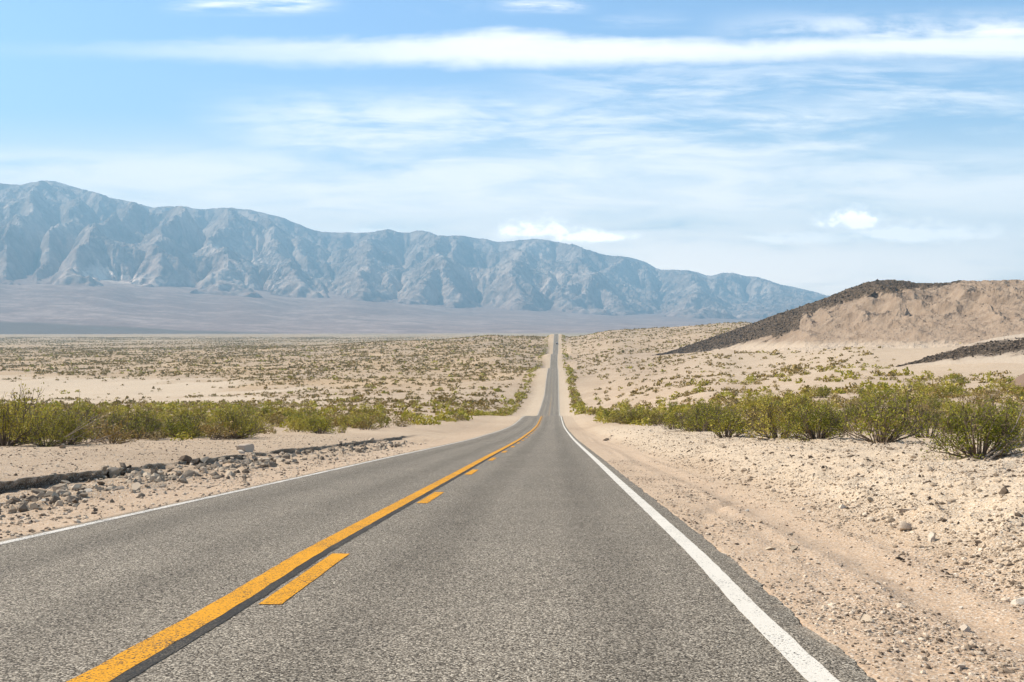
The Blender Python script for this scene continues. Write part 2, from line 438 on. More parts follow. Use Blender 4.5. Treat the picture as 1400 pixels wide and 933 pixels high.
# ------------------------------------------------------------------ road and its markings
rd = dr[dr < 2300]
def crown(off): return -.006 * np.abs(off)
def strip(name, o0, o1, lift, mat, d=rd, parent=None, jitter=0.0, seed=0, nc=2):
    k = np.linspace(0, 1, nc)
    j0 = fbm(d * 2.3, d * 0, seed, 4) * jitter; j1 = fbm(d * 2.3, d * 0 + 9, seed + 3, 4) * jitter
    O = (o0 + j0)[:, None] * (1 - k) + (o1 + j1)[:, None] * k
    D = np.repeat(d[:, None], nc, 1)
    Z = zroad(D) + crown(O) + lift + .00001 * D * (lift > 0)
    me = mesh_np(name, np.stack([O + xc(D), D, Z], -1).reshape(-1, 3), quads=grid_quads(*O.shape), smooth_shade=True, mats=[mat])
    attr(me, 'off', O)
    return link(name, me, parent)
def build_road():
    d = rd
    cols = np.array([LE, -3.78, -3.3, -2, -1, 0, 1, 2, 3.3, 3.8, RE, RE + .03])
    O = np.repeat(cols[None, :], len(d), 0)
    near = np.clip(1 - d / 300, .15, 1)
    jr = (fbm(d * 1.1, d * 0, 81, 3) * .06 + fbm(d * 6, d * 0, 82, 3) * .035) * near
    jl = (fbm(d * 1.3, d * 0, 84, 3) * .05 + fbm(d * 6, d * 0, 85, 3) * .03) * near
    O[:, 0] += jl; O[:, 1] += jl; O[:, -1] += jr; O[:, -2] += jr
    D = np.repeat(d[:, None], O.shape[1], 1)
    Z = zroad(D) + crown(O)
    Z[:, -1] -= .12; Z[:, 0] -= .10
    Z[:, -2] -= .012
    me = mesh_np('road', np.stack([O + xc(D), D, Z], -1).reshape(-1, 3), quads=grid_quads(*O.shape), smooth_shade=False, mats=[M_asphalt])
    attr(me, 'off', O)
    r = tag(link('road', me), kind='structure')
    e = strip('edge_line', 3.59, 3.755, .004, M_white, parent=r, jitter=.012, seed=91); e['label'] = 'bright white edge line along the right side'
    e = strip('edge_line', -3.72, -3.59, .004, M_whiteleft, parent=r, jitter=.012, seed=95); e['label'] = 'sand worn white edge line along the left side'
    strip('solid_line', -.24, -.03, .005, M_yellow, parent=r, jitter=.012, seed=97, d=rd[rd < 196])
    e = strip('solid_line', -.24, -.03, .005, M_yellowfar, parent=r, jitter=.012, seed=97, d=rd[rd > 192]); e['label'] = 'faded far stretch of the yellow line'
    strip('sealed_stripe', -.03, .062, .004, M_sealer, parent=r, jitter=.012, seed=99, d=rd[rd < 300])
    k = 0; a = 7.25
    while a < 480:
        b = a + 2.45
        strip('dash', .105, .275, .005, M_yellow, d=np.linspace(a, b, 14), parent=r, jitter=.01, seed=101 + k); k += 1
        a += 8.35
    return r
build_road()

# ------------------------------------------------------------------ mountains far across the valley
SKY = np.array([(-700, 300), (-400, 268), (-200, 262), (-80, 258), (0, 251), (30, 252), (45, 249), (62, 247), (80, 249.5), (100, 255), (125, 262), (150, 270), (185, 277), (212, 284), (230, 281.5), (250, 281), (275, 287), (300, 284), (320, 283.5),
  (345, 287), (385, 298), (430, 315), (450, 318), (500, 318), (530, 314), (550, 318), (575, 315), (600, 322), (625, 322), (650, 325), (690, 331), (712, 327.5), (730, 327), (780, 333), (830, 349), (860, 352), (885, 360), (903, 369),
  (930, 369), (950, 371), (970, 378), (985, 373), (1000, 372), (1020, 378), (1040, 380), (1060, 388), (1100, 395), (1130, 404), (1200, 414), (1300, 422), (1500, 430), (1900, 440)], float)
FOOT = np.array([(-700, 395), (0, 392), (100, 392), (200, 398), (350, 407), (500, 415), (650, 424), (800, 430), (1000, 437), (1200, 441), (1900, 445)], float)
def s1_(a): return np.clip(a, 0, 1)
def eroded(px, u, d_m, d_r, ysk, zfoot, zr, S, X, D, nf):
    NC, NR, SM = 470, 160, 1.32
    cp = np.linspace(px[0], px[-1], NC); cs = np.linspace(0, SM, NR)
    I = lambda a: np.interp(cp, px, a)
    dm, drr, zf, zz = I(d_m), I(d_r), I(zfoot), I(zr); cu = (cp - CX) / F
    gd = dm[None, :] + (drr - dm)[None, :] * cs[:, None]; gx = gd * cu[None, :]
    s1 = np.clip(cs, 0, 1)[:, None]
    p = np.where(cs[:, None] <= 1, s1 ** 1.3, 1 - (cs[:, None] - 1) * 1.7)
    w = fbm(gx / 3000, gd / 3000, 211, 3) * 700
    h = zf[None, :] + (zz - zf)[None, :] * p * 1.12
    h = h + (zz - zf)[None, :] * np.sin(np.pi * np.clip(cs / SM, 0, 1))[:, None] * ((ridged((gx + w + gd * .35) / 4200, (gd - w) / 4600, 217, 5, .5) - .42) * .34 + fbm((gx - w) / 1500, gd / 1700, 219, 4, .55) * .12)
    SP = [(-330, -390, .8), (-190, -260, 1), (-60, -120, .9), (62, 8, 1.0), (150, 40, .6), (215, 96, 1.0), (278, 200, 1.0), (322, 300, .8), (350, 430, .9), (440, 392, .6), (528, 486, .9), (575, 640, .9),
          (650, 560, .8), (728, 705, 1.0), (765, 850, .9), (860, 800, .8), (930, 965, .8), (1000, 940, .9), (1045, 1110, .8), (1130, 1180, .8), (1250, 1300, .8), (1400, 1340, .8)]
    C2, S2 = np.meshgrid(cp, cs); bump = np.zeros_like(C2)
    for a_, b_, q_ in SP:
        pos = b_ + (a_ - b_) * np.clip(S2, 0, 1) ** 1.15 + fbm(S2 * 3.2, S2 * 0 + a_ * .37, 223, 3) * 34
        wd = 16 + 22 * (1 - np.clip(S2, 0, 1))
        bump = np.maximum(bump, q_ * np.exp(-np.abs((C2 - pos) / wd) ** 1.35))
    h = h + (zz - zf)[None, :] * (bump - .40) * .24 * np.sin(np.pi * np.clip(cs, 0, 1) ** .8)[:, None]
    h = h + (zz - zf)[None, :] * .16 * np.exp(-((cs - .26) / .13) ** 2)[:, None] * (ridged(gx / 1500 + 3, gd / 1500, 225, 5, .55) - .25)
    h[0] = zf; h[1:] = np.maximum(h[1:], zf[None, :] + 8 + 60 * cs[1:, None] + 4 * RNG.uniform(0, 1, h[1:].shape))
    dx = 58.0; n = NR * NC
    idx = np.arange(n).reshape(NR, NC)
    nb = [(-1, -1, 1.414), (-1, 0, 1), (-1, 1, 1.414), (0, -1, 1), (0, 1, 1), (1, -1, 1.414), (1, 0, 1), (1, 1, 1.414)]
    for it in range(22):
        pad = np.pad(h, 1, mode='edge'); pad[0] = 1e9; pad[-1] = 1e9
        best = np.zeros_like(h); rec = idx.copy(); ln = np.ones_like(h)
        for dr_, dc_, l in nb:
            sl_ = (h - pad[1 + dr_:1 + dr_ + NR, 1 + dc_:1 + dc_ + NC]) / (l * dx)
            ri = np.clip(np.arange(NR) + dr_, 0, NR - 1)[:, None] * NC + np.clip(np.arange(NC) + dc_, 0, NC - 1)[None, :]
            m = sl_ > best; best = np.where(m, sl_, best); rec = np.where(m, ri, rec); ln = np.where(m, l * dx, ln)
        rec[0] = idx[0]; rec[-1] = idx[-1]
        hf = h.ravel(); o = np.argsort(hf); rl = rec.ravel().tolist(); A = [1.0] * n
        for i in o[::-1].tolist():
            r = rl[i]
            if r != i: A[r] += A[i]
        k = (0.55 * np.sqrt(np.array(A)) * 60 / ln.ravel() * .13)
        kl = k.tolist(); hl = hf.tolist()
        for i in o.tolist():
            r = rl[i]
            if r != i and hl[r] < hl[i]: hl[i] = (hl[i] + kl[i] * hl[r]) / (1 + kl[i])
        h = np.array(hl).reshape(NR, NC)
        q = np.pad(h, 1, mode='edge'); lap = q[:-2, 1:-1] + q[2:, 1:-1] + q[1:-1, :-2] + q[1:-1, 2:] - 4 * h
        h[1:-1] += .02 * lap[1:-1]
        if it < 18: h[1:-1] += (zz - zf)[None, :] * .012 * np.sin(np.pi * cs / SM)[1:-1, None]
    # bring the crest on to the skyline
    el = (h / gd).max(0); tgt = np.interp(cp, px, (HY - ysk) / F)
    f = tgt / np.maximum(el, 1e-4); f = .5 * _gauss(f, 1.6) + .5 * f; f = _gauss(f, .7)
    h = zf[None, :] + (h - zf[None, :]) * ((f * h.max(0) - zf) / (h.max(0) - zf))[None, :]
    # on to the fine grid
    ci = np.clip((px - cp[0]) / (cp[1] - cp[0]), 0, NC - 1.001); c0 = ci.astype(int); cf = ci - c0
    si = np.clip(S / (cs[1] - cs[0]), 0, NR - 1.001); r0 = si.astype(int); rf = si - r0
    C0 = np.repeat(c0[None, :], len(S), 0)
    H = (h[r0, C0] * (1 - cf) + h[r0, C0 + 1] * cf) * (1 - rf) + (h[r0 + 1, C0] * (1 - cf) + h[r0 + 1, C0 + 1] * cf) * rf
    hh = np.clip(S * 3, 0, 1)
    hh = hh * (1 - .75 * smooth(.82, .98, S))
    H = H + hh * ((ridged(X / 420, D / 700, 231, 6, .66) - .4) * 52 + fbm(X / 110, D / 140, 233, 4, .7) * 26)
    return H

def build_mountains():
    nc, nf, nm, nb = 1250, 46, 320, 14
    px = np.linspace(-520, 1600, nc)
    k = np.clip((px + 100) / 1400, -.3, 1.1)
    d_f = 6000 + 1600 * k; d_m = 8600 + 4600 * k; d_r = 15500 + 6500 * k
    d_m = d_m + fbm(px / 190, px * 0, 205, 2, .5) * 1300
    ysk = np.interp(px, SKY[:, 0], SKY[:, 1]) + fbm(px / 14, px * 0, 201, 3) * 1.0 + fbm(px / 60, px * 0, 203, 2) * 1.5
    yft = np.interp(px, FOOT[:, 0], FOOT[:, 1])
    rows = []
    u = (px - CX) / F
    Dl = []; Sl = []; Fl = []
    for i in range(nf):
        q = i / nf; Dl.append(d_f + (d_m - d_f) * q); Sl.append(np.zeros(nc)); Fl.append(np.full(nc, q))
    for i in range(nm + 1):
        q = i / nm; Dl.append(d_m + (d_r - d_m) * q); Sl.append(np.full(nc, q)); Fl.append(np.ones(nc))
    for i in range(1, nb * 4):
        q = i / nb / 4; Dl.append(d_r + (d_r - d_m) * .32 * q); Sl.append(np.full(nc, 1 + .32 * q)); Fl.append(np.ones(nc))
    D = np.array(Dl); S = np.array(Sl); FF = np.array(Fl); X = D * u[None, :]
    zfoot = (HY - yft) / F * d_m
    zr = (HY - ysk) / F * d_r
    zbase = -48.0
    fan = zbase + (zfoot[None, :] - zbase) * (FF ** 1.35)
    fan = fan + fbm(X / 500, D / 1600, 207, 4) * 14 * FF
    # valleys cut by running water: a stream power model on a coarse grid, then finer rock relief
    H = eroded(px, u, d_m, d_r, ysk, zfoot, zr, S, X, D, nf)
    slope = (zfoot - zbase) * 1.35 / (d_m - d_f)
    fx = np.where(S > 0, zfoot[None, :] + slope[None, :] * .60 * (D - d_m[None, :]) + fbm(X / 500, D / 1600, 207, 4) * 14, fan)
    H = np.where(S <= 1, np.minimum(H, (HY - ysk)[None, :] / F * D + 4), H)
    H = H - (80 + 300 * fbm(X / 1500, D / 1300, 209, 5, .6)) * (1 - s1_(S)) ** 3
    Z = np.where(S > 0, np.maximum(H, fx), fan)
    rockmask = smooth(-10, 70, H - fx) * (S > 0)
    me = mesh_np('mountains', np.stack([X, D, Z], -1).reshape(-1, 3), quads=grid_quads(*X.shape), smooth_shade=False, mats=[M_mount])
    pxx = np.repeat(px[None, :], len(D), 0); pyy = HY - F * Z / D
    nn = fbm(X / 700, D / 700, 261, 4)
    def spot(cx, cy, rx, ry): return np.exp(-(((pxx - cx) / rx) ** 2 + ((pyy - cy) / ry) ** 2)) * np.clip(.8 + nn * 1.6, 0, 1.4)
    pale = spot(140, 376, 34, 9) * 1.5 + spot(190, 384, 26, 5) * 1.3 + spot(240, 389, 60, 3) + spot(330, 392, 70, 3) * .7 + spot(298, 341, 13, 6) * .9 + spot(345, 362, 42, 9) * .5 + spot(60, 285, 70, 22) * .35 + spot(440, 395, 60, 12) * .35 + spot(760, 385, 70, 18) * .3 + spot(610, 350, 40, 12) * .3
    dk = (S <= 0) * (1 - smooth(.0, .06, FF + nn * .04 - .30 * np.clip((430 - pxx) / 430, 0, 1))) 
    attr(me, 'low', (1 - smooth(0, .5, S)) * np.clip(.7 + nn, 0, 1))
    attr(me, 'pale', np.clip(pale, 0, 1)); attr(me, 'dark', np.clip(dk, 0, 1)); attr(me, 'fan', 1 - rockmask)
    tag(link('mountains', me), kind='structure')
def mat_mount():
    m, t = new_mat('far_mountain_rock'); P = t.obj()
    n = t.noise(P, .0011, 7, .62); f = t.noise(P, .0075, 6, .72)
    c = t.ramp(n * .55 + f * .5, [(.36, (.12, .088, .072)), (.49, (.25, .185, .15)), (.62, (.52, .40, .32))])
    c = t.mix(t.attr('low') * .6, c, t.ramp(f, [(.36, (.17, .115, .10)), (.6, (.40, .285, .24))]))
    c = t.mix(t.attr('fan') * .85, c, t.ramp(t.noise(t.map(P, (.5, 1, 1)), .003, 6, .7, 1.2) * .65 + t.noise(P, .012, 5, .75) * .5 - .07, [(.34, (.19, .125, .105)), (.50, (.26, .175, .145)), (.66, (.46, .34, .28))]))
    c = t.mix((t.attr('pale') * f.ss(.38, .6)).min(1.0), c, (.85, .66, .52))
    c = t.mix(t.attr('dark') * .85, c, (.135, .10, .072))
    finish(t, c, 1.0, None, 0)
    return m
M_mount = mat_mount()
build_mountains()

# ------------------------------------------------------------------ the tan hill with its dark rock flank, and the low ridge before it
def mat_hill():
    m, t = new_mat('hill_earth'); P = t.obj()
    lav = t.attr('lava')
    n = t.noise(P, .09, 5, .6); f = t.noise(P, .9, 4, .65)
    c = t.ramp(n * .6 + f * .4, [(.3, (.205, .143, .096)), (.5, (.29, .210, .147)), (.7, (.37, .278, .20))])
    k = (lav + (t.noise(P, .35, 5, .7) - .5) * 1.1)
    dk = t.ramp(t.noise(P, .75, 4, .75), [(.36, (.040, .029, .020)), (.52, (.095, .068, .046)), (.68, (.27, .195, .13))])
    c = t.mix(k.ss(.26, .74), c, dk)
    c = t.mix(t.attr('pale'), c, (.50, .40, .30))
    finish(t, c, .95, t.bump(f + t.noise(P, 3.5, 3) * .5, .8, .5), .1)
    return m
M_hill = mat_hill()
HS = np.array([(840, 497), (880, 490), (920, 480), (960, 466.5), (1020, 446), (1060, 431), (1100, 418), (1130, 407.5), (1160, 395), (1185, 387), (1200, 384), (1215, 383), (1235, 384.5), (1252, 387.5), (1275, 388), (1295, 387.5), (1312, 384), (1340, 384.5), (1400, 383), (1500, 376), (1700, 372)], float)
HB = np.array([(840, 500), (880, 493), (950, 484), (1000, 479), (1050, 477), (1125, 472), (1267, 467), (1332, 460), (1400, 451), (1500, 440), (1700, 432)], float)
HDB = np.array([(840, 940), (880, 900), (950, 830), (1000, 780), (1100, 650), (1250, 560), (1400, 520), (1700, 470)], float)
HDR = np.array([(840, 946), (880, 920), (950, 890), (1020, 860), (1100, 815), (1200, 775), (1300, 745), (1400, 730), (1700, 700)], float)
LINE = np.array([(840, 520), (880, 496), (940, 489), (1000, 474), (1060, 462), (1092, 449), (1096, 432), (1130, 420), (1180, 406), (1240, 396), (1300, 391), (1325, 380), (1700, 370)], float)
def hillmesh(name, px, rows, HS, HB, HDB, HDR, gully, mat, sd, back=1.35, shape=.8, pw=None):
    ysk = np.interp(px, HS[:, 0], HS[:, 1]) + fbm(px / 9, px * 0, sd, 3) * .8
    yb = np.interp(px, HB[:, 0], HB[:, 1]); db = np.interp(px, HDB[:, 0], HDB[:, 1]); dg = np.interp(px, HDR[:, 0], HDR[:, 1])
    u = (px - CX) / F
    t = np.concatenate([np.linspace(-.25, 1, rows), np.linspace(1, 2.6, rows // 4)[1:]])
    D = db[None, :] + (dg - db)[None, :] * t[:, None]
    X = D * u[None, :]
    tt = np.clip(t, 0, 1)[:, None]
    zb = (HY - yb) / F * db; zr = (HY - ysk) / F * dg
    g = ridged(X / 36 + fbm(X / 40, D / 40, sd + 3, 2) * .7 + D / 120, D / 90 - X / 90, sd + 5, 5, .55)
    Z = zb[None, :] + (zr - zb)[None, :] * (tt ** shape)
    hh = np.maximum(zr - zb, 0)[None, :]
    Z = Z + gully * hh * (g - .45) * np.sin(np.pi * tt) ** .8
    Z = np.minimum(Z, (HY - ysk)[None, :] / F * D * 1.0 + (1 - tt) * 1.5)
    Z = np.where(t[:, None] < 0, zb[None, :] + t[:, None] * 18, Z)
    bk = np.clip(t - 1, 0, 9)[:, None]
    Z = np.where(t[:, None] > 1, zr[None, :] - bk ** 1.6 * (hh + 12) * .55, Z)
    return X, D, Z
def build_hill():
    px = np.linspace(842, 1690, 760)
    X, D, Z = hillmesh('hill', px, 190, HS, HB, HDB, HDR, .26, M_hill, 301)
    pyy = HY - F * Z / D; pxx = np.repeat(px[None, :], len(D), 0)
    ln = np.interp(px, LINE[:, 0], LINE[:, 1])[None, :]
    lav = smooth(-5, 5, ln - pyy + fbm(X / 9, D / 9, 311, 4) * 7)
    streak = np.exp(-((pyy - (477 - (pxx - 1005) * .33)) / 2.4) ** 2) * smooth(1000, 1015, pxx) * (1 - smooth(1045, 1062, pxx)); lav *= 1 - np.clip(streak * 1.6, 0, 1)
    Z = Z + lav * (np.abs(fbm(X / 2.2, D / 2.2, 313, 4, .65)) * 1.0) * (D < 1500)
    Z = Z + (1 - lav) * (fbm(X / 5, D / 5, 317, 5, .6) * .9 + (ridged(X / 11 + D / 30, D / 26, 319, 4) - .4) * 1.6)
    # dark undercut notches at the foot of the tan slope
    me = mesh_np('hill', np.stack([X, D, Z], -1).reshape(-1, 3), quads=grid_quads(*X.shape), smooth_shade=False, mats=[M_hill])
    attr(me, 'lava', lav); attr(me, 'pale', smooth(464, 474, pyy) * (1 - lav) * .7 * (1 - smooth(1280, 1380, pxx)))
    tag(link('hill', me), kind='structure')
    return X, D, Z, lav
HX, HD, HZ, HL = build_hill()
# nearer low ridge of dark stones
HS2 = np.array([(1225, 502), (1245, 497), (1280, 485), (1320, 472), (1360, 462), (1400, 456), (1500, 444), (1700, 430)], float)
HB2 = np.array([(1225, 503), (1245, 499), (1290, 496), (1340, 492), (1400, 488), (1500, 482), (1700, 470)], float)
HD2 = np.array([(1225, 330), (1300, 318), (1400, 305), (1700, 280)], float)
HR2 = np.array([(1225, 332), (1300, 345), (1400, 355), (1700, 345)], float)
def build_ridge():
    px = np.linspace(1226, 1690, 420)
    X, D, Z = hillmesh('ridge', px, 80, HS2, HB2, HD2, HR2, .15, M_hill, 341)
    pyy = HY - F * Z / D; pxx = np.repeat(px[None, :], len(D), 0)
    top = np.interp(px, [1226, 1250, 1300, 1350, 1400, 1700], [500, 493, 479, 469, 464, 440])[None, :]
    lav = smooth(-4, 3, pyy - top + fbm(X / 5, D / 5, 351, 4) * 5)
    tq = np.concatenate([np.linspace(-.25, 1, 80), np.linspace(1, 2.6, 20)[1:]])[:, None]
    lav = lav * smooth(.02, .22, tq + fbm(X / 6, D / 6, 357, 3) * .12) * smooth(-8, 0, np.interp(px, HB2[:, 0], HB2[:, 1])[None, :] - 1 - pyy + 4)
    Z = Z + lav * np.abs(fbm(X / 1.6, D / 1.6, 353, 4, .65)) * .5
    me = mesh_np('ridge', np.stack([X, D, Z], -1).reshape(-1, 3), quads=grid_quads(*X.shape), smooth_shade=False, mats=[M_hill])
    attr(me, 'lava', lav); attr(me, 'pale', .85 * (1 - lav))
    tag(link('ridge', me), kind='structure')
    return X, D, Z, lav
RX, RD, RZ, RL = build_ridge()

# ------------------------------------------------------------------ stones
def ico(sub=1):
    import bmesh
    bm = bmesh.new(); bmesh.ops.create_icosphere(bm, subdivisions=sub, radius=1)
    v = np.array([q.co[:] for q in bm.verts]); f = np.array([[w.index for w in q.verts] for q in bm.faces]); bm.free()
    return v, f
IV1, IF1 = ico(1); IV3, IF3 = ico(3)
def rotz(n): return RNG.uniform(0, 2 * np.pi, n)
def pebble_cloud(P, R, flat=.6, jit=.28):
    """many small angular stones in one array: centres P (n,3), radii R (n)"""
    n = len(P); v = IV1[None] * (1 + RNG.uniform(-jit, jit, (n, len(IV1), 1)))
    sc = np.stack([RNG.uniform(.75, 1.35, n), RNG.uniform(.7, 1.1, n), RNG.uniform(.45, .9, n) * flat / .6], -1)
    v = v * sc[:, None, :] * R[:, None, None]
    a = rotz(n); c, s_ = np.cos(a)[:, None], np.sin(a)[:, None]
    tl = RNG.uniform(-.35, .35, n)[:, None]
    x = v[..., 0]; y = v[..., 1]; z = v[..., 2] + v[..., 0] * tl
    v = np.stack([x * c - y * s_, x * s_ + y * c, z], -1) + P[:, None, :]
    f = IF1[None] + (np.arange(n) * len(IV1))[:, None, None]
    return v.reshape(-1, 3), f.reshape(-1, 3)

def scatter_gravel():
    Ps = []; Rs = []
    def add(n, o0, o1, d0, d1, r0, r1, pw=1.6, keep=None, sink=.15):
        d = d0 * (d1 / d0) ** RNG.uniform(0, 1, n); o = RNG.uniform(o0, o1, n)
        if keep is not None:
            k = RNG.uniform(0, 1, n) < keep(o, d); d = d[k]; o = o[k]
        r = r0 * (r1 / r0) ** (RNG.uniform(0, 1, len(d)) ** pw)
        X = o + xc(d); z = zg(X, d) + r * sink
        Ps.append(np.stack([X, d, z], -1)); Rs.append(r)
    rut = lambda o, d: (1 - .9 * np.exp(-((o - 5.3) / .35) ** 2)) * np.clip(.5 + 1.6 * fbm(o * .7, d * .5, 401, 3), .12, 1)
    add(34000, 4.0, 7.0, 4.5, 34, .005, .022, 2.4, rut)
    add(900, 4.1, 7.0, 4.5, 26, .013, .036, 2.4, rut)
    add(26000, 6.0, 12.5, 6, 60, .008, .036, 2.2)
    add(1500, 6.2, 14, 8, 90, .025, .085, 2.6)
    add(9000, -8.0, -3.75, 9, 46, .010, .045, 2.0, lambda o, d: np.clip(.5 + 1.6 * fbm(o * .7, d * .5, 405, 3), .1, 1))
    add(9000, -22, -8.8, 14, 70, .012, .045, 2.4)
    P = np.concatenate(Ps); R = np.concatenate(Rs)
    v, f = pebble_cloud(P, R)
    me = mesh_np('gravel', v, tris=f, mats=[M_gravel])
    tag(link('gravel', me), 'loose tan and grey gravel strewn over both sandy road shoulders', 'gravel', kind='stuff')
    # broken stone and asphalt crumbs of the washed out left ditch
    Ps.clear(); Rs.clear()
    def ditch(n, d0, d1, c, wd, r0, r1):
        d = d0 * (d1 / d0) ** RNG.uniform(0, 1, n); o = c + RNG.normal(0, wd, n) + fbm(d * .25, d * 0, 411, 2) * .8
        k = RNG.uniform(0, 1, n) < np.clip(.45 + 1.8 * fbm(d * .35, o * .5, 413, 2), .08, 1); d, o = d[k], o[k]
        o = np.minimum(o, -5.0)
        r = r0 * (r1 / r0) ** (RNG.uniform(0, 1, len(d)) ** 1.8); X = o + xc(d)
        Ps.append(np.stack([X, d, zg(X, d) + r * .2], -1)); Rs.append(r)
    ditch(900, 17, 30, -7.0, .55, .03, .13)
    ditch(1500, 24, 62, -7.5, .75, .03, .16)
    ditch(500, 30, 60, -6.2, .4, .03, .10)
    ditch(350, 14, 24, -6.3, .5, .02, .10)
    v, f = pebble_cloud(np.concatenate(Ps), np.concatenate(Rs), .8, .45)
    me = mesh_np('rubble', v, tris=f, mats=[M_grey])
    tag(link('rubble', me), 'broken grey rubble littering the washed out ditch left of the road', 'rubble', kind='stuff')
    # dark boulders of the hill flank and of the low ridge
    Ps.clear(); Rs.clear()
    for GX, GD, GZ, GL, n, r0, r1 in ((HX, HD, HZ, HL, 9000, .25, .95), (RX, RD, RZ, RL, 2600, .15, .5)):
        nr, nc = GX.shape; w = GL + RNG.normal(0, .22, GL.shape) > .6
        w[int(nr * .84):] = False
        ii = np.argwhere(w); q = ii[RNG.integers(0, len(ii), n)]
        r = r0 * (r1 / r0) ** (RNG.uniform(0, 1, n) ** 2)
        Ps.append(np.stack([GX[q[:, 0], q[:, 1]], GD[q[:, 0], q[:, 1]], GZ[q[:, 0], q[:, 1]] + r * .1], -1)); Rs.append(r)
    v, f = pebble_cloud(np.concatenate(Ps), np.concatenate(Rs), .7)
    me = mesh_np('lava_scree', v, tris=f, mats=[M_lava])
    tag(link('lava_scree', me), 'dark volcanic scree covering the hill flank and the low ridge', 'scree', kind='stuff')
scatter_gravel()

def rock_mesh(seed, mat, sharp=1.0):
    r = np.random.default_rng(seed); v = IV3.copy()
    for _ in range(9):                                  # knock flats off the ball
        nrm = r.normal(size=3); nrm /= np.linalg.norm(nrm); k = r.uniform(.22, .62)
        dd = v @ nrm; v = v - np.clip(dd - k, 0, 9)[:, None] * nrm * sharp
    v = v * (1 + .05 * fbm(v[:, 0] * 2 + seed, v[:, 1] * 2 + v[:, 2] * 1.7, seed, 4)[:, None])
    v = v / np.abs(v).max(0)
    v = v * np.array([r.uniform(.9, 1.15), r.uniform(.65, .95), r.uniform(.75, 1.05)])
    return mesh_np('stone', v, tris=IF3, smooth_shade=False, mats=[mat])
ROCKP = [rock_mesh(s_, M_pale) for s_ in (1, 2, 3, 4)]
ROCKG = [rock_mesh(s_, M_grey) for s_ in (11, 12, 13, 14)]
ROCKD = [rock_mesh(s_, M_lava) for s_ in (21, 22)]
M_brown = mat_stone('brown_outcrop', (.10, .065, .045), (.19, .128, .09), (.26, .18, .125), 3)
ROCKO = rock_mesh(31, M_brown)
def put_rock(name, me, px, py, wpx, hk, label, cat, group=None, rz=None, sink=.25, tilt=0):
    X, d, z = ground_at(px, py); r = wpx / 2 / F * d
    o = link(name, me); o.scale = (r, r, r * hk); o.location = (X, d, z + r * hk * (1 - sink * 2) * .55)
    o.rotation_euler = (tilt, tilt * .6, random.uniform(0, 6.28) if rz is None else rz)
    tag(o, label, cat, group)
for a in [
  ('stone', ROCKG[0], 1189, 853, 26, .95, 'upright grey stone with a dark shaded face on the right shoulder', 'stone'),
  ('stone', ROCKP[1], 1323, 858, 25, .85, 'rounded pale cream stone near the right edge of the gravel', 'stone'),
  ('stone', ROCKP[2], 1275, 738, 17, 1.3, 'tall pale stone half buried in the gravel berm', 'stone'),
  ('stone', ROCKP[0], 1237, 702, 24, .8, 'pale lumpy stone high on the gravel berm', 'stone'),
  ('stone', ROCKP[3], 1240, 725, 24, .9, 'pale stone beside the tall half buried stone', 'stone'),
  ('stone', ROCKG[1], 1084, 754, 14, 1.0, 'small pointed grey stone on the right shoulder, right one of a pair', 'stone'),
  ('stone', ROCKG[2], 1055, 753, 16, .7, 'small flat grey stone on the right shoulder, left one of a pair', 'stone'),
  ('stone', ROCKD[0], 1232, 768, 16, .5, 'thin dark reddish stone lying in the wheel track', 'stone'),
  ('stone', ROCKP[1], 1231, 869, 17, .7, 'small white stone between the grey upright and the cream stone', 'stone'),
  ('stone', ROCKP[2], 1393, 828, 36, .6, 'broad flat white stone at the right edge of the photo', 'stone'),
  ('stone', ROCKG[3], 1192, 686, 14, .8, 'small rust brown stone on the upper gravel berm', 'stone'),
  ('stone', ROCKD[1], 1128, 642, 12, .6, 'small black stone on the berm below the big roadside bushes', 'stone'),
  ('stone', ROCKD[0], 1188, 632, 10, .5, 'flat black stone just below the bush row on the right', 'stone'),
  ('stone', ROCKD[0], 829, 603, 15, .45, 'long dark stone lying on the sand beside the narrowing road', 'stone'),
  ('stone', ROCKP[0], 1312, 915, 17, .7, 'pale stone at the bottom right of the gravel', 'stone'),
  ('stone', ROCKG[1], 86, 613, 11, 1.3, 'grey upright stone on the left terrace below the bushes', 'stone'),
  ('boulder', ROCKP[0], 338, 618, 26, 1.0, 'large pale boulder at the end of the rubble pile left of the road', 'boulder'),
  ('boulder', ROCKG[1], 158, 650, 22, 1.0, 'pointed grey boulder leaning on the bank at the left ditch', 'boulder'),
  ('boulder', ROCKD[1], 252, 630, 20, .8, 'dark boulder on top of the left rubble pile', 'boulder'),
  ('boulder', ROCKG[2], 278, 632, 20, .8, 'grey banded boulder on the left rubble pile beside the dark one', 'boulder'),
  ('boulder', ROCKG[0], 144, 675, 24, .65, 'flat slate grey boulder in the row of stones near the left edge line', 'boulder'),
  ('boulder', ROCKP[1], 166, 674, 18, .9, 'cream boulder between two grey ones near the left edge line', 'boulder'),
  ('boulder', ROCKG[3], 188, 672, 20, .8, 'dark grey boulder right of the cream one near the left edge line', 'boulder'),
  ('boulder', ROCKP[3], 122, 676, 16, .8, 'pale boulder left of the flat slate grey boulder', 'boulder'),
  ('outcrop', ROCKO, 1402, 531, 74, .72, 'reddish brown rock outcrop cut by the right edge of the photo', 'outcrop'),
]: put_rock(*a)
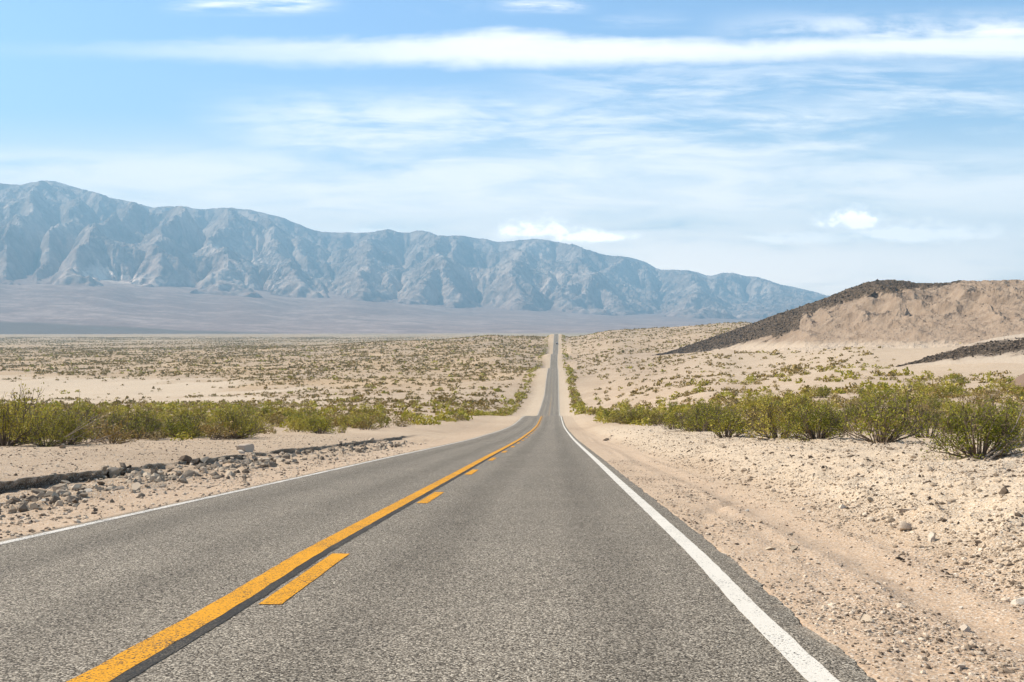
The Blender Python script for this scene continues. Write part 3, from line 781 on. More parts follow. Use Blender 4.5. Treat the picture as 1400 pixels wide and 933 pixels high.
# chunks heaped along the washed out ditch
def chunks():
    n = 0
    pts = []
    for _ in range(74):
        t = random.random(); px = 60 + 470 * t
        pyc = np.interp(px, [60, 140, 220, 300, 400, 450, 530], [664, 655, 644, 634, 622, 611, 602]) + random.gauss(0, 5)
        pts.append((px, pyc))
    for px, py in pts:
        me = random.choice(ROCKG + ROCKP[:2] + ROCKD[:1]); w = random.choice((random.uniform(4, 8), random.uniform(5, 9), random.uniform(8, 14))) * (1 if px < 330 else .75)
        put_rock('rock_chunk', me, px, py, w, random.uniform(.6, 1.0), 'angular rock chunk in the rubble heaped along the left ditch', 'rock', 'rock chunks along the left ditch', tilt=random.uniform(-.4, .4))
    for _ in range(22):
        px = random.uniform(8, 120); py = np.interp(px, [0, 120], [700, 683]) + random.gauss(0, 5)
        put_rock('rock_chunk', random.choice(ROCKG + ROCKP), px, py, random.uniform(5, 11), .7, 'small scattered rock on the sand between left ditch and edge line', 'rock', 'rocks scattered on the left shoulder')
    for _ in range(30):
        px = random.uniform(980, 1395); lo = np.interp(px, [980, 1200, 1400], [700, 790, 850]); py = random.uniform(lo - 90, lo + 60)
        if py > 905 or px < CX + 200 + (py - 650) * .95: continue
        put_rock('stone', random.choice(ROCKP + ROCKG[:2]), px, py, random.uniform(5, 10), random.uniform(.6, .9), 'little loose stone on the gravel of the right shoulder', 'stone', 'little stones on the right shoulder')
chunks()

# ------------------------------------------------------------------ shrubs
def tube(pts, r0, r1, sides=4):
    pts = np.array(pts); n = len(pts); vs = []; fs = []
    for i, p in enumerate(pts):
        dirv = pts[min(i + 1, n - 1)] - pts[max(i - 1, 0)]; dirv = dirv / (np.linalg.norm(dirv) + 1e-9)
        a = np.cross(dirv, [0.3, .2, 1.0]); a /= (np.linalg.norm(a) + 1e-9); b = np.cross(dirv, a)
        r = r0 + (r1 - r0) * i / (n - 1)
        for k in range(sides):
            q = 2 * np.pi * k / sides; vs.append(p + (a * np.cos(q) + b * np.sin(q)) * r)
    for i in range(n - 1):
        for k in range(sides): fs.append((i * sides + k, i * sides + (k + 1) % sides, (i + 1) * sides + (k + 1) % sides, (i + 1) * sides + k))
    return np.array(vs), np.array(fs)
def leaves(C, size, r, up=.4):
    """leaf-sized rhombs at centres C"""
    n = len(C); nrm = r.normal(size=(n, 3)); nrm[:, 2] += up; nrm /= np.linalg.norm(nrm, axis=1, keepdims=True)
    a = r.normal(size=(n, 3)); a -= nrm * (a * nrm).sum(1, keepdims=True); a /= np.linalg.norm(a, axis=1, keepdims=True); b = np.cross(nrm, a)
    sz = size * r.uniform(.6, 1.4, (n, 1))
    v = np.stack([C - a * sz, C - b * sz * .5, C + a * sz, C + b * sz * .5], 1)
    return v.reshape(-1, 3), (np.arange(n * 4).reshape(-1, 4))
def bush(seed, H, R, nst, nleaf, lsize, sub=4, clump=.14):
    """(stem verts, quads), (leaf verts, quads): a vase of stems rising from one crown, leaf clumps at the outer ends"""
    r = np.random.default_rng(seed); sv = []; sf = []; tips = []; nv = 0
    def add(p, a, b):
        nonlocal nv
        v, f = tube(p, a, b, 3); sv.append(v); sf.append(f + nv); nv += len(v)
    lob = r.uniform(0, 6.28, 3)
    for i in range(nst):
        az = r.uniform(0, 2 * np.pi); sp = r.uniform(.12, 1.0) ** .7
        k = .8 + .2 * np.cos(2 * az + lob[0]) + .15 * np.cos(3 * az + lob[1])
        hh = H * (1 - .80 * sp ** 2.4) * r.uniform(.62, 1.05); rr = R * sp * k
        e = np.array([math.cos(az) * rr, math.sin(az) * rr, hh]); b0 = np.array([math.cos(az), math.sin(az), 0]) * r.uniform(.02, .12)
        mid = b0 * .6 + e * .5 + np.array([math.cos(az) * rr * .12, math.sin(az) * rr * .12, -hh * .04]) + r.normal(size=3) * .05
        pts = [b0 + [0, 0, -.06], b0 * .5 + mid * .5, mid, mid * .45 + e * .55 + r.normal(size=3) * .04, e]
        add(pts, .017, .005)
        for q in range(sub):
            t0 = r.uniform(.40, .95); base = np.array(pts[2]) * (1 - t0) + e * t0
            dv = np.array([math.cos(az), math.sin(az), 0]) * r.uniform(-.1, .5) + r.normal(size=3) * .45 + [0, 0, .5]
            ee = base + dv * R * .30
            if ee[2] < .08: ee[2] = .08
            add([base, base * .5 + ee * .5 + r.normal(size=3) * .02, ee], .006, .0025); tips.append(ee); tips.append(base * .35 + ee * .65)
        tips.append(e)
    tips = np.array(tips); w = r.uniform(.2, 1, len(tips)) ** 1.5; w /= w.sum()
    C = tips[r.choice(len(tips), nleaf, p=w)] + r.normal(size=(nleaf, 3)) * clump * np.array([1, 1, .8])
    C *= 1 - .5 * r.uniform(0, 1, (nleaf, 1)) ** 2.2
    C[:, 2] = np.maximum(C[:, 2], .03)
    lv, lf = leaves(C, lsize, r)
    return (np.concatenate(sv), np.concatenate(sf)), (lv, lf)

BIG = []; MID = []
for i, (H, R, ns, nl) in enumerate([(1.0, .95, 46, 5600), (1.0, 1.15, 46, 2700), (1.0, .8, 36, 2100), (1.0, 1.0, 40, 1700), (1.0, .75, 30, 1100), (1.0, 1.1, 44, 420)]):
    st, lf = bush(500 + i, H, R, ns, nl, .019 if i == 0 else .026, 5, .05)
    BIG.append((mesh_np('stems', st[0], quads=st[1], mats=[M_stem]), mesh_np('foliage', lf[0], quads=lf[1], mats=[M_leaf])))
for i, (R, nl, mt) in enumerate([(1.0, 900, M_leaf), (1.2, 1000, M_leaf), (.85, 700, M_leaf), (1.1, 650, M_leaffar), (1.3, 750, M_leaffar), (1.2, 600, M_dry)]):
    st, lf = bush(540 + i, 1.0, R, 18, nl, .045, 3, .075)
    v = np.concatenate([st[0], lf[0]]); q = np.concatenate([st[1], lf[1] + len(st[0])])
    MID.append(mesh_np('shrub', v, quads=q, mats=[M_stem, mt], matidx=np.r_[np.zeros(len(st[1]), int), np.ones(len(lf[1]), int)]))

# where shrubs grow: (X, d, height, kind) kind 0 green creosote, 1 olive scrub, 2 dry straw scrub
S_ = []
def add_s(X, d, h, k, w=None): S_.append((float(X), float(d), float(h), k))
# hand placed nearest bushes, by the spot on the ground they grow from
HAND = [  # photo column and row of the base, height in metres, variant, squash, label
 (1338, 627, 1.08, 0, 1.1, 'big green creosote bush with bare dark stems nearest the camera right of the road'),
 (1398, 612, .95, 1, 1.0, 'green creosote bush cut by the right edge of the photo'),
 (1205, 606, 1.5, 3, 1.0, 'sparse yellowish creosote bush left of the nearest big green one'),
 (1268, 600, 1.3, 4, 1.2, 'thin twiggy olive bush between the sparse yellowish and the big green bush'),
 (1118, 602, 1.3, 0, 1.3, 'dense dark green bush left of the sparse yellowish creosote bush'),
 (1066, 600, 1.4, 1, 1.05, 'wide dense green bush in the middle of the right roadside row'),
 (993, 599, 1.4, 2, 1.2, 'green bush standing forward of the right row above the pale berm'),
 (6, 610, 2.0, 1, .9, 'large dark green bush cut by the left edge of the photo'),
 (34, 606, 2.75, 4, .62, 'tallest thin creosote bush rising above the left roadside row'),
 (92, 608, 1.5, 0, 1.0, 'green bush at the left end of the roadside row with dead twigs at its foot'),
 (318, 600, 1.8, 1, 1.05, 'bright green wide bush nearest the rubble left of the road'),
 (200, 600, 1.5, 3, 1.2, 'low yellow green bush in the left row facing the bank'),
]
used = []
def place_big(X, d, h, var, sq, label, group=None, rz=None):
    z = float(zg(X, d, False))
    e = bpy.data.objects.new('creosote_bush', None); COL.objects.link(e); e.empty_display_size = .2
    e.location = (X, d, z - .03); e.scale = (h * sq, h * sq, h); e.rotation_euler = (0, 0, random.uniform(0, 6.28) if rz is None else rz)
    for nm, me in zip(('stems', 'foliage'), BIG[var]): link(nm, me, e)
    tag(e, label, 'bush', group or 'creosote bushes lining both sides of the road'); used.append((X, d))
for px, py, h, var, sq, lb in HAND:
    X, d, z = ground_at(px, py); place_big(X, d, h, var, sq, lb)

def free(X, d, r): return all((X - a) ** 2 + (d - b) ** 2 > r * r for a, b in used)
# roadside rows
def rows():
    d = 33.0
    while d < 1750:
        for side in (1, -1):
            if side > 0: lo, hi = 10.6 - 2.6 * float(smooth(60, 180, np.array(d))), 15.0
            else: lo, hi = -13.6 + 2.2 * float(perlin(np.array(d * .09), np.array(3.3), 603)) - 1.5 * float(smooth(40, 20, np.array(d))), -27.0
            if d > 150: lo, hi = (9.4, 13.5) if side > 0 else (-12.2, -17.5)
            if d > 600: lo, hi = (9.4, 15) if side > 0 else (-12.2, -18)
            gap = .60 + 2.0 * float(fbm(np.array(d * .03), np.array(side * 5.0), 601, 2))
            for q in range(2):
                if random.random() > gap * (.95 if side > 0 else .78) + .4 * float(smooth(150, 230, np.array(d))): continue
                o = lo + (hi - lo) * random.random(); dd = d + random.uniform(-1.5, 1.5)
                if dd < (38 if side < 0 else 47): continue
                X = o + float(xc(dd))
                S_.append((X, dd, random.choice((random.uniform(.55, 1.1), random.uniform(.9, 1.5), random.uniform(1.3, 1.85))) * (1 if side > 0 else .86), random.choice((0, 0, 0, 0, 0, 1, 2))))
        d += 2.3 + d * .0045
rows()
# scrub on the flats
def flats():
    n = 90000
    dF = np.sqrt(RNG.uniform(1950 ** 2, 4300 ** 2, 42000)); XF = RNG.uniform(-.62, .02, 42000) * dF
    kF = RNG.uniform(0, 1, 42000) < np.clip(.5 + 1.5 * fbm(XF / 260, dF / 420, 625, 3), .05, 1)
    for X_, d_ in zip(XF[kF], dF[kF]): S_.append((X_, d_, RNG.uniform(.9, 1.9), 1 if RNG.uniform() < .6 else 2))
    d = np.sqrt(RNG.uniform(45 ** 2, 1950 ** 2, n)); k2 = RNG.uniform(0, 1, n) < .999
    u = RNG.uniform(-.66, .58, n); X = u * d
    # extra near ones, the area there is small
    d2 = RNG.uniform(45, 420, 9000); X2 = RNG.uniform(-.66, .58, 9000) * d2
    d = np.r_[d, d2]; X = np.r_[X, X2]
    off = X - xc(d); ao = np.abs(off); z = zg(X, d, False); px, py = proj(X, d, z)
    n2 = fbm(X / 60, d / 120, 73, 4); pn = fbm(X / 25, d / 25, 621, 3)
    keep = np.clip(.48 + pn * 2.1 + fbm(X / 90, d / 160, 627, 3) * 1.1, .05, 1.15)
    keep *= smooth(16, 24, ao)
    wash = (1 - smooth(260, 470, px + n2 * 260)) * smooth(511, 521, py + n2 * 10) * (1 - smooth(540, 556, py + n2 * 12)); keep *= 1 - .96 * wash
    right = (px > 770); keep *= np.where(right, np.where(d > 300, .55, .5), 1)
    keep *= np.where(right, 1 - .75 * smooth(1000, 1250, px) * smooth(200, 330, d), 1)
    keep *= np.where((px > 1230) & (d > 250), .25, 1)
    keep *= np.where((d > 560) & ~right, 1.5, 1)
    hb = np.interp(px, HDB[:, 0], HDB[:, 1]); keep *= np.where((px > 850) & (d > hb - 10), np.where(px < 1050, 1.0 * (d > np.interp(px, HDR[:, 0], HDR[:, 1]) + 60), 0), 1)
    keep *= np.where((px > 1225) & (d > 300), .15, 1)
    k = RNG.uniform(0, 1, len(d)) < keep * .95
    for X_, d_, p_ in zip(X[k], d[k], px[k]):
        kk = RNG.uniform()
        kd = 0 if kk < (.28 if d_ < 350 else .12) else (1 if kk < .74 else 2)
        h = RNG.uniform(.62, 1.15) ** 2.2 * 1.15 * (1.25 if kd == 0 else .85) * (1.0 + .35 * min(1, d_ / 900))
        S_.append((X_, d_, h, kd))
flats()
# belt of lower shrubs behind the rows
for _ in range(230):
    d = random.uniform(48, 170); side = random.choice((1, -1))
    o = (random.uniform(12, 24 + d * .1) if side > 0 else -random.uniform(20, 40 + d * .2)); X = o + float(xc(d))
    S_.append((X, d, random.uniform(.6, 1.5), random.choice((0, 0, 0, 1, 1, 2))))

A = np.array([(a, b, c, k) for a, b, c, k in S_])
zA = zg(A[:, 0], A[:, 1], False); pxA, pyA = proj(A[:, 0], A[:, 1], zA)
app = A[:, 2] * F / A[:, 1]
inframe = (pxA > -10) & (pxA < 1410) & (pyA < 760)
ordr = np.argsort(-(app * inframe))
N_IND = 282
ind = ordr[:N_IND]; rest = ordr[N_IND:]
ZONES = {
 'rr': ('green creosote bush in the crowded row right of the road', 'creosote bushes in the right roadside row'),
 'lr': ('green creosote bush in the crowded hedge like row left of the road', 'creosote bushes in the left roadside row'),
 'rs': ('low olive shrub on the sandy slope behind the right roadside row', 'shrubs on the right sandy slope'),
 'ls': ('low olive shrub on the sandy flat behind the left roadside row', 'shrubs on the left sandy flat'),
 'rd': ('low straw coloured dry shrub on the sandy slope behind the right row', 'dry shrubs on the right sandy slope'),
 'ld': ('low straw coloured dry shrub on the sandy flat behind the left row', 'dry shrubs on the left sandy flat')}
KIND = {'rr': ('green creosote bush', 'right roadside row'), 'lr': ('green creosote bush', 'left roadside row'),
        'rs': ('low olive shrub', 'sandy slope right of road'), 'ls': ('low olive shrub', 'sandy flat left of road'),
        'rd': ('straw coloured dry shrub', 'right of road'), 'ld': ('straw coloured dry shrub', 'left of road')}
def where(z, px):
    if z[0] == 'l': return 'near left photo edge' if px < 170 else ('above the rubble strip' if px < 440 else 'close to far narrow road')
    return 'close to far narrow road' if px < 930 else ('below the dark hill flank' if px < 1130 else 'below the tan hill')
cells = {}
for i in ind:
    X, d, h, k = A[i]; off = X - float(xc(d)); k = int(k); row = abs(off) < (16 if off > 0 else 28)
    z = ('r' if off > 0 else 'l') + ('r' if row and k < 2 else ('d' if k == 2 else 's'))
    cells.setdefault((z, where(z, pxA[i])), []).append(i)
for (z, w), L in cells.items():
    word = {}
    for nm, key in (('nearest', lambda q: A[q, 1]), ('largest', lambda q: -app[q]), ('leftmost', lambda q: pxA[q]), ('rightmost', lambda q: -pxA[q]), ('farthest', lambda q: -A[q, 1]), ('smallest', lambda q: app[q])):
        R_ = [q for q in L if q not in word]
        if len(R_) > 2 or (R_ and not word): 
            b_ = min(L, key=key)
            if b_ not in word: word[b_] = nm
    for i in L:
        X, d, h, k = A[i]; k = int(k); kd_, pl = KIND[z]
        if i in word: lb = word[i] + ' ' + kd_ + ' ' + w + ', ' + pl
        else: lb = ('tall ' if h > 1.35 else ('mid sized ' if h > .85 else 'small ')) + kd_ + ' ' + w + ', ' + pl
        gr = ZONES[z][1]
        if app[i] > 26 and k == 0:
            place_big(X, d, h, random.choice((0, 1, 1, 2, 2, 3, 3, 4, 5)), random.uniform(.95, 1.45), lb, gr)
        else:
            o = link('creosote_bush' if k == 0 else 'desert_shrub', MID[{0: random.choice((0, 1, 2)), 1: random.choice((3, 4)), 2: 5}[k]])
            o.location = (X, d, float(zA[i]) - .03); q = h * random.uniform(.95, 1.35); o.scale = (q, q, h); o.rotation_euler = (0, 0, random.uniform(0, 6.28))
            tag(o, lb, 'bush' if k == 0 else 'shrub', gr)
def scrub():
    r = np.random.default_rng(77); vs = []; fs = []; mi = []; nv = 0
    for lo, hi, nl in ((0, 160, 90), (160, 350, 46), (350, 800, 18), (800, 1900, 8), (1900, 9000, 5)):
        sel = rest[(A[rest, 1] >= lo) & (A[rest, 1] < hi)]
        if not len(sel): continue
        P = A[sel]; n = len(sel)
        th = r.uniform(0, 2 * np.pi, (n, nl)); rr = np.sqrt(r.uniform(0, 1, (n, nl))); R = P[:, 2:3] * r.uniform(.75, 1.2, (n, 1))
        lobes = 1 + .28 * np.cos(2 * th + r.uniform(0, 6, (n, 1))) + .2 * np.cos(3 * th + r.uniform(0, 6, (n, 1)))
        x = np.cos(th) * rr * R * lobes; y = np.sin(th) * rr * R * lobes
        zz = P[:, 2:3] * (1 - rr ** 2.2 * .8) * r.uniform(.03, 1, (n, nl)) ** .8
        C = np.stack([P[:, 0:1] + x, P[:, 1:2] + y, zA[sel][:, None] + zz], -1).reshape(-1, 3)
        size = np.repeat(P[:, 2] * {90: .17, 46: .24, 18: .40, 8: .60, 5: .75}[nl], nl)[:, None]
        nn = len(C); nrm = r.normal(size=(nn, 3)); nrm[:, 2] += .5; nrm /= np.linalg.norm(nrm, axis=1, keepdims=True)
        a = r.normal(size=(nn, 3)); a -= nrm * (a * nrm).sum(1, keepdims=True); a /= np.linalg.norm(a, axis=1, keepdims=True); b = np.cross(nrm, a)
        sz = size * r.uniform(.6, 1.3, (nn, 1))
        v = np.stack([C - a * sz, C - b * sz * .6, C + a * sz, C + b * sz * .6], 1).reshape(-1, 3)
        vs.append(v); fs.append(np.arange(nn * 4).reshape(-1, 4) + nv); nv += len(v)
        kk_ = P[:, 3].astype(int).copy(); kk_[(kk_ == 0) & (lo >= 350) & (np.abs(P[:, 0] - xc(P[:, 1])) > 22) & (r.uniform(0, 1, n) < .75)] = 1
        mi.append(np.repeat(kk_, nl))
    me = mesh_np('scrub', np.concatenate(vs), quads=np.concatenate(fs), mats=[M_leaf, M_leaffar, M_dry], matidx=np.concatenate(mi))
    tag(link('scrub', me), 'countless small olive and straw coloured shrubs dotting the far desert plain', 'scrub', kind='stuff')
scrub()

# dead grey twigs at the foot of the left bushes
def twigs(px, py, n, L, seed, label):
    X, d, z = ground_at(px, py); r = np.random.default_rng(seed); vs = []; fs = []; nv = 0
    for i in range(n):
        az = r.uniform(-.5, .9); p0 = r.normal(size=3) * .06 + [0, 0, .03]; p0[2] = abs(p0[2])
        pts = [p0]; dv = np.array([math.cos(az), math.sin(az) * .6, r.uniform(.15, .6)])
        for q in range(4):
            dv = dv + r.normal(size=3) * .22; pts.append(pts[-1] + dv * L / 4)
        v, f = tube(pts, .022, .006, 5); vs.append(v); fs.append(f + nv); nv += len(v)
        for q in range(2):
            b = pts[2 + q]; e = b + (dv + r.normal(size=3) * .7) * L * .25
            v, f = tube([b, b * .5 + e * .5 + r.normal(size=3) * .04, e], .01, .004, 4); vs.append(v); fs.append(f + nv); nv += len(v)
    o = link('dead_branch', mesh_np('dead_branch', np.concatenate(vs), quads=np.concatenate(fs), mats=[M_dead]), None, (X, d, z))
    tag(o, label, 'branch')
mD, tD = new_mat('bleached_wood'); finish(tD, tD.ramp(tD.noise(tD.map(tD.obj(), (1, 1, 6)), 9, 3), [(.3, (.20, .15, .11)), (.7, (.42, .34, .26))]), .9, None, .1); M_dead = mD
twigs(72, 610, 7, 1.5, 3, 'bleached dead branches fanning out at the foot of the left bushes')
twigs(120, 607, 6, 1.6, 5, 'curved dead branches lying right of the green bush on the left terrace')
twigs(1352, 628, 6, .9, 8, 'low dead twigs spreading under the big green bush on the right')

# ------------------------------------------------------------------ the car far up the road
def car():
    import bmesh
    d = 1492.0; X = float(xc(d)) + 1.7; z = float(zroad(d))
    e = bpy.data.objects.new('car', None); COL.objects.link(e); e.location = (X, d, z + .01); e.scale = (1.42, 1.42, 1.45)
    tag(e, 'small dark car far up the road near the crest', 'car')
    mb, t = new_mat('dark_car_paint'); finish(t, (.025, .027, .032), .3, None, .5)
    mg, t = new_mat('car_glass'); finish(t, (.30, .33, .36), .08, None, .8)
    mt, t = new_mat('tyre_rubber'); finish(t, (.02, .02, .02), .8, None, .2)
    ml, t = new_mat('tail_lamp'); finish(t, (.35, .02, .015), .3, None, .5)
    mm, t = new_mat('plate_metal'); finish(t, (.7, .7, .7), .4, None, .5)
    def prism(name, prof, w0, w1, zc, mat, par, bev=.05):
        bm = bmesh.new(); n = len(prof); zmax = max(p[1] for p in prof); zmin = min(p[1] for p in prof)
        rows = []
        for sx in (-1, 1):
            rows.append([bm.verts.new((sx * (w0 + (w1 - w0) * (q - zmin) / (zmax - zmin)) / 2, y, q)) for y, q in prof])
        bm.faces.new(rows[0][::-1]); bm.faces.new(rows[1])
        for i in range(n): bm.faces.new((rows[0][i], rows[0][(i + 1) % n], rows[1][(i + 1) % n], rows[1][i]))
        bmesh.ops.recalc_face_normals(bm, faces=bm.faces)
        bmesh.ops.bevel(bm, geom=bm.edges[:], offset=bev, segments=2, affect='EDGES')
        me = bpy.data.meshes.new(name); bm.to_mesh(me); bm.free(); me.materials.append(mat)
        for p in me.polygons: p.use_smooth = True
        return link(name, me, par)
    prism('body', [(-2.25, .35), (-2.3, .75), (-2.2, 1.0), (.9, 1.02), (2.1, .88), (2.28, .6), (2.2, .32)], 1.82, 1.76, 0, mb, e)
    prism('cabin', [(-2.12, 1.0), (-1.75, 1.62), (-.1, 1.68), (.95, 1.0)], 1.68, 1.36, 0, mb, e)
    prism('rear_window', [(-2.10, 1.12), (-1.86, 1.54), (-1.80, 1.54), (-2.04, 1.12)], 1.45, 1.2, 0, mg, e, .01)
    prism('windscreen', [(.92, 1.08), (.0, 1.62), (-.05, 1.58), (.84, 1.06)], 1.45, 1.2, 0, mg, e, .01)
    for sx in (-1, 1):
        w = prism('side_window', [(-1.7, 1.08), (-1.55, 1.54), (-.15, 1.58), (.6, 1.08)], .05, .05, 0, mg, e, .01); w.location = (sx * .77, 0, 0); w.rotation_euler = (0, -sx * .26, 0); w.location.z = .0; w.location.x = sx * 1.09
        l = prism('tail_lamp', [(-2.33, .72), (-2.30, .92), (-2.22, .92), (-2.22, .72)], .32, .32, 0, ml, e, .01); l.location.x = sx * .68
        h = prism('headlight', [(2.30, .62), (2.16, .84), (2.1, .84), (2.15, .62)], .36, .36, 0, mm, e, .01); h.location.x = sx * .62
    prism('number_plate', [(-2.325, .50), (-2.325, .62), (-2.28, .62), (-2.28, .50)], .4, .4, 0, mm, e, .008)
    for sx in (-1, 1):
        for y in (-1.35, 1.4):
            bm = bmesh.new(); bmesh.ops.create_cone(bm, cap_ends=True, segments=24, radius1=.33, radius2=.33, depth=.22)
            bmesh.ops.bevel(bm, geom=bm.edges[:], offset=.03, segments=1, affect='EDGES')
            me = bpy.data.meshes.new('wheel'); bm.to_mesh(me); bm.free(); me.materials.append(mt)
            w = link('wheel', me, e, (sx * .80, y, .33)); w.rotation_euler = (0, math.pi / 2, 0)
            bm = bmesh.new(); bmesh.ops.create_cone(bm, cap_ends=True, segments=16, radius1=.2, radius2=.17, depth=.24)
            me = bpy.data.meshes.new('rim'); bm.to_mesh(me); bm.free(); me.materials.append(mm); link('rim', me, w)
car()

# ------------------------------------------------------------------ air, sun, sky
SUN_AZ, SUN_EL = math.radians(-68), math.radians(44)      # compass angle from +Y towards +X
def haze():
    x0, x1, y0, y1, z0, z1 = -22000, 22000, -300, 26500, -160, 2800
    v = [(x, y, z) for x in (x0, x1) for y in (y0, y1) for z in (z0, z1)]
    q = [(0, 1, 3, 2), (4, 6, 7, 5), (0, 4, 5, 1), (2, 3, 7, 6), (0, 2, 6, 4), (1, 5, 7, 3)]
    m = bpy.data.materials.new('thin_air_haze'); m.use_nodes = True; t = T(m.node_tree)
    p = t.n('ShaderNodeVolumePrincipled'); o = t.n('ShaderNodeOutputMaterial')
    p.inputs['Color'].default_value = (.44, .76, 1.0, 1); p.inputs['Density'].default_value = HAZE
    p.inputs['Density Attribute'].default_value = ''; p.inputs['Anisotropy'].default_value = .03
    t.l(p.outputs[0], o.inputs['Volume'])
    try: m.cycles.homogeneous_volume = True
    except Exception: pass
    tag(link('haze', mesh_np('haze', np.array(v, float), quads=np.array(q), mats=[m])), 'thin pale blue haze filling the wide valley air', 'haze', kind='stuff')
HAZE = 7.4e-5
haze()

sl = bpy.data.lights.new('sun', 'SUN'); sl.energy = 5.0; sl.angle = math.radians(.53); sl.color = (1, .93, .82)
so = bpy.data.objects.new('sun', sl); COL.objects.link(so); so.location = (-40, 15, 60)
from mathutils import Vector
sd = Vector((math.sin(SUN_AZ) * math.cos(SUN_EL), math.cos(SUN_AZ) * math.cos(SUN_EL), math.sin(SUN_EL)))
so.rotation_euler = (-sd).to_track_quat('-Z', 'Y').to_euler()

W = bpy.data.worlds.new('World'); SC.world = W; W.use_nodes = True
def world():
    t = T(W.node_tree)
    sky = t.n('ShaderNodeTexSky', sky_type='NISHITA'); sky.sun_disc = False; sky.sun_elevation = SUN_EL; sky.sun_rotation = SUN_AZ
    sky.altitude = 100; sky.air_density = 1.15; sky.dust_density = .25; sky.ozone_density = 1.6
    g = t.n('ShaderNodeTexCoord').outputs['Generated']
    sp = t.n('ShaderNodeSeparateXYZ'); t.l(g, sp.inputs[0]); x, y, z = (t.v(sp.outputs[i]) for i in range(3))
    az = x._m('ARCTAN2', y); el = z._m('ARCSINE')
    AZ = lambda px: math.atan((px - CX) / F)
    EL = lambda py: math.atan((HY - py) / F)          # at the middle of the view
    ln = t.n('ShaderNodeVectorMath')
    elc = (z / (x * x + y * y)._m('SQRT'))._m('ARCTANGENT')
    # straight streaks: use elevation corrected for the great circle they follow
    ev = (z / (y.abs() + .02))._m('ARCTANGENT'); 
    px = 1.0
    Pn = t.comb(az, ev, 0.0)
    def nz(sx, sy, det=5, rough=.6, dist=0.0, off=0.0): return t.noise(t.map(Pn, (sx, sy, 1), (off, off * 1.7, 0)), 1.0, det, rough, dist)
    fib = nz(7, 42, 7, .62, .6, 1.0)         # long fibres
    fib2 = nz(14, 120, 6, .65, .4, 4.0)
    soft = nz(4, 14, 4, .55, .3, 7.0)
    puff = nz(34, 48, 7, .6, .3, 2.0)
    puff2 = nz(95, 120, 5, .65, .3, 5.0)
    def band(y0, y1, sy, x0, x1, sx):       # soft box in photo rows and columns (y0 upper)
        a = ev.ss(EL(y1) - sy, EL(y1) + sy) * ev.ss(EL(y0) + sy, EL(y0) - sy)
        b = az.ss(AZ(x0) - sx, AZ(x0) + sx) * az.ss(AZ(x1) + sx, AZ(x1) - sx)
        return a * b
    warp = (puff - .5) * .016 + (soft - .5) * .03
    # main streak: centre row and half thickness vary with azimuth
    def curve(pts):
        n = t.n('ShaderNodeFloatCurve'); c = n.mapping.curves[0]
        lo, hi = AZ(-400), AZ(1900)
        pp = [((AZ(p) - lo) / (hi - lo), v) for p, v in pts]
        while len(c.points) < len(pp): c.points.new(.5, .5)
        for q, (a, b) in zip(c.points, pp): q.location = (a, b)
        n.mapping.update(); t.l((az - lo) / (hi - lo), n.inputs['Value']); return t.v(n.outputs[0])
    top = curve([(-400, .70), (100, .68), (350, .66), (560, .60), (700, .52), (800, .58), (900, .63), (1150, .60), (1400, .55), (1900, .5)])     # row/100
    bot = curve([(-400, .80), (100, .88), (350, .98), (560, 1.0), (700, 1.0), (800, .99), (900, .98), (1150, .92), (1400, .93), (1900, .95)])
    den = curve([(-400, .0), (0, .15), (130, .28), (300, .50), (480, .72), (600, .92), (700, 1), (900, 1), (1150, .96), (1400, .95), (1900, .8)])
    r = ((HY - ev._m('TANGENT') * F)) / 100.0 + (puff - .5) * .12 + (fib - .5) * .22 + (fib2 - .5) * .10      # photo row / 100
    core = (r - top).ss(-.09, .13) * (bot - r).ss(-.07, .18)
    streak = core * den * (fib * .9 + .58 - (1 - den) * .35).min(1.0)
    upper = band(34, 70, .014, 940, 2000, .05) * (fib * .9 + puff * .35 + fib2 * .3).ss(.55, .95) * az.ss(AZ(880), AZ(1300)) * 1.0
    w1 = band(4, 26, .006, 255, 440, .035) * (fib2 * .6 + fib * .7).ss(.50, .82) * .85
    w2 = band(8, 24, .005, 690, 800, .03) * (fib2 * .6 + fib * .7).ss(.50, .82) * .8
    w3 = band(2, 24, .01, 560, 640, .03) * fib.ss(.42, .7) * .35 + band(30, 48, .008, 820, 930, .03) * fib.ss(.4, .7) * .35
    w4 = band(-70, -15, .02, -200, 900, .2) * fib.ss(.5, .75) * .6
    veil = band(142, 262, .022, 330, 1230, .09) * (fib * .75 + soft * .45 + fib2 * .3).ss(.55, .90) * .85
    veil2 = band(95, 190, .03, 760, 1450, .10) * (fib * .8 + fib2 * .35).ss(.46, .76) * .62
    veil3 = ev.ss(EL(178) , EL(235)) * (soft * .5 + fib * .6).ss(.26, .66) * .85
    low = (ev.ss(EL(150), EL(270)) * .74 + ev.ss(EL(270), EL(400)) * .24) * (soft * .6 + fib * .5).ss(.22, .62)
    gapb = ev.ss(EL(292), EL(303)) * ev.ss(EL(335), EL(312)) * .30
    def puffc(cx, cy, rx, ry, flat=.35):
        dx = (az - AZ(cx)) / (rx / F); dy = (ev - EL(cy)) / (ry / F); dy = dy.max(0.0) + dy.min(0.0) * -1.9
        return (1 - (dx * dx + dy * dy)._m('SQRT') + (puff - .5) * 2.3 + (puff2 - .5) * 1.1 + .22).ss(.0, .85)
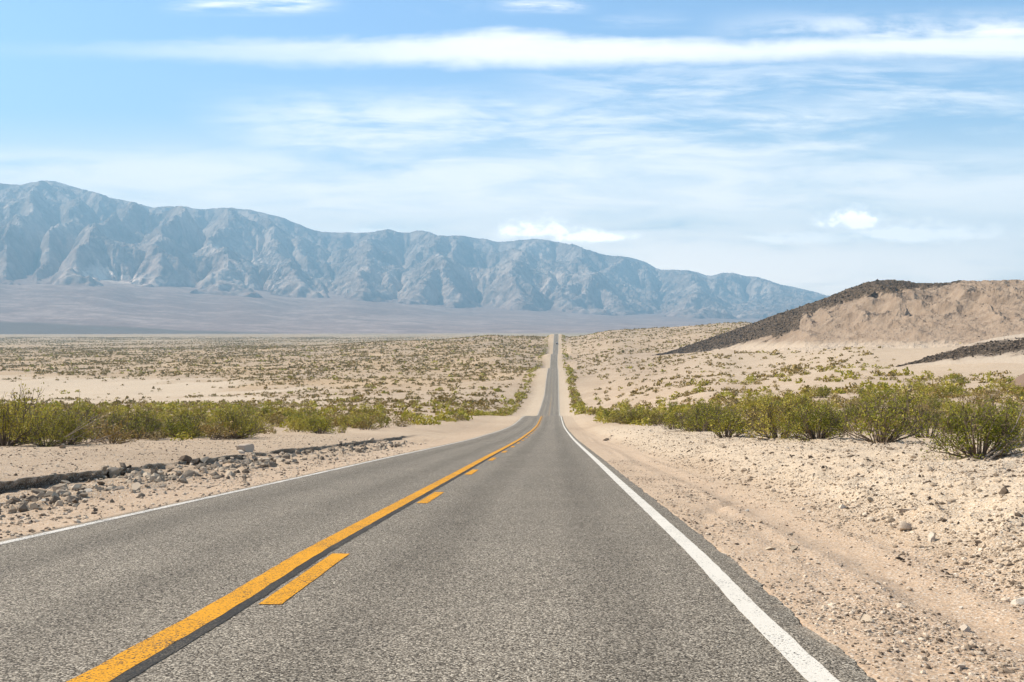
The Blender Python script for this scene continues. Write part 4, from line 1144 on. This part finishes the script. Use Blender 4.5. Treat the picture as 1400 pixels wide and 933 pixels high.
    cum = puffc(740, 322, 62, 20) .max(puffc(800, 328, 75, 12)).max(puffc(1172, 308, 52, 24)).max(puffc(1245, 324, 120, 20) * .8).max(puffc(1120, 330, 90, 12) * .6).max(puffc(515, 322, 40, 8) * .6)
    mask = (streak.max(upper).max(w1).max(w2).max(w3).max(w4).max(veil).max(veil2).max((veil3 - gapb).max(0.0)).max(low).max(cum)).min(1.0)
    mask = mask * y.ss(-.2, .2) + (1 - y.ss(-.2, .2)) * fib.ss(.45, .8) * .5
    cc = t.mix(streak.max(cum), (CLV[0], CLV[1], CLV[2]), (CLW * 1.06, CLW, CLW * .96))
    hi = el.ss(math.radians(20), math.radians(48))
    tint = t.mix(hi, t.mix(ev.ss(EL(230), EL(20)), (1.0, 1.13, 1.28), (.86, 1.05, 1.26)), (.55, .62, .68))
    cc = t.mix(ev.ss(EL(190), EL(360)), cc, (27.0, 22.0, 18.0))
    cc = t.mix(cum, cc, (34.0, 29.0, 25.0))
    c = t.mix(mask, t.mix(1.0, sky.outputs[0], tint, 'MULTIPLY'), cc)
    b = t.n('ShaderNodeBackground'); b.inputs['Strength'].default_value = .09; t.l(c, b.inputs[0])
    o = t.n('ShaderNodeOutputWorld'); t.l(b.outputs[0], o.inputs[0])
CLW = 10.6; CLV = (13.4, 12.3, 11.3)
world()

# ------------------------------------------------------------------ camera and output
cd = bpy.data.cameras.new('camera'); co = bpy.data.objects.new('camera', cd); COL.objects.link(co)
cd.lens = 35; cd.sensor_width = 36; cd.sensor_fit = 'HORIZONTAL'
cd.shift_x = -(CX - 700) / 1400; cd.shift_y = -(466.5 - HY) / 1400
cd.clip_start = .1; cd.clip_end = 90000
co.location = (0, 0, 0); co.rotation_euler = (math.pi / 2, 0, 0)
SC.camera = co
SC.view_settings.view_transform = 'Standard'; SC.view_settings.look = 'None'; SC.view_settings.gamma = 1
SC.view_settings.use_curve_mapping = False; SC.view_settings.exposure = .76
SC.render.engine = 'CYCLES'
SC.cycles.max_bounces = 5; SC.cycles.diffuse_bounces = 2; SC.cycles.glossy_bounces = 2; SC.cycles.transmission_bounces = 3; SC.cycles.volume_bounces = 0
SC.cycles.use_denoising = True
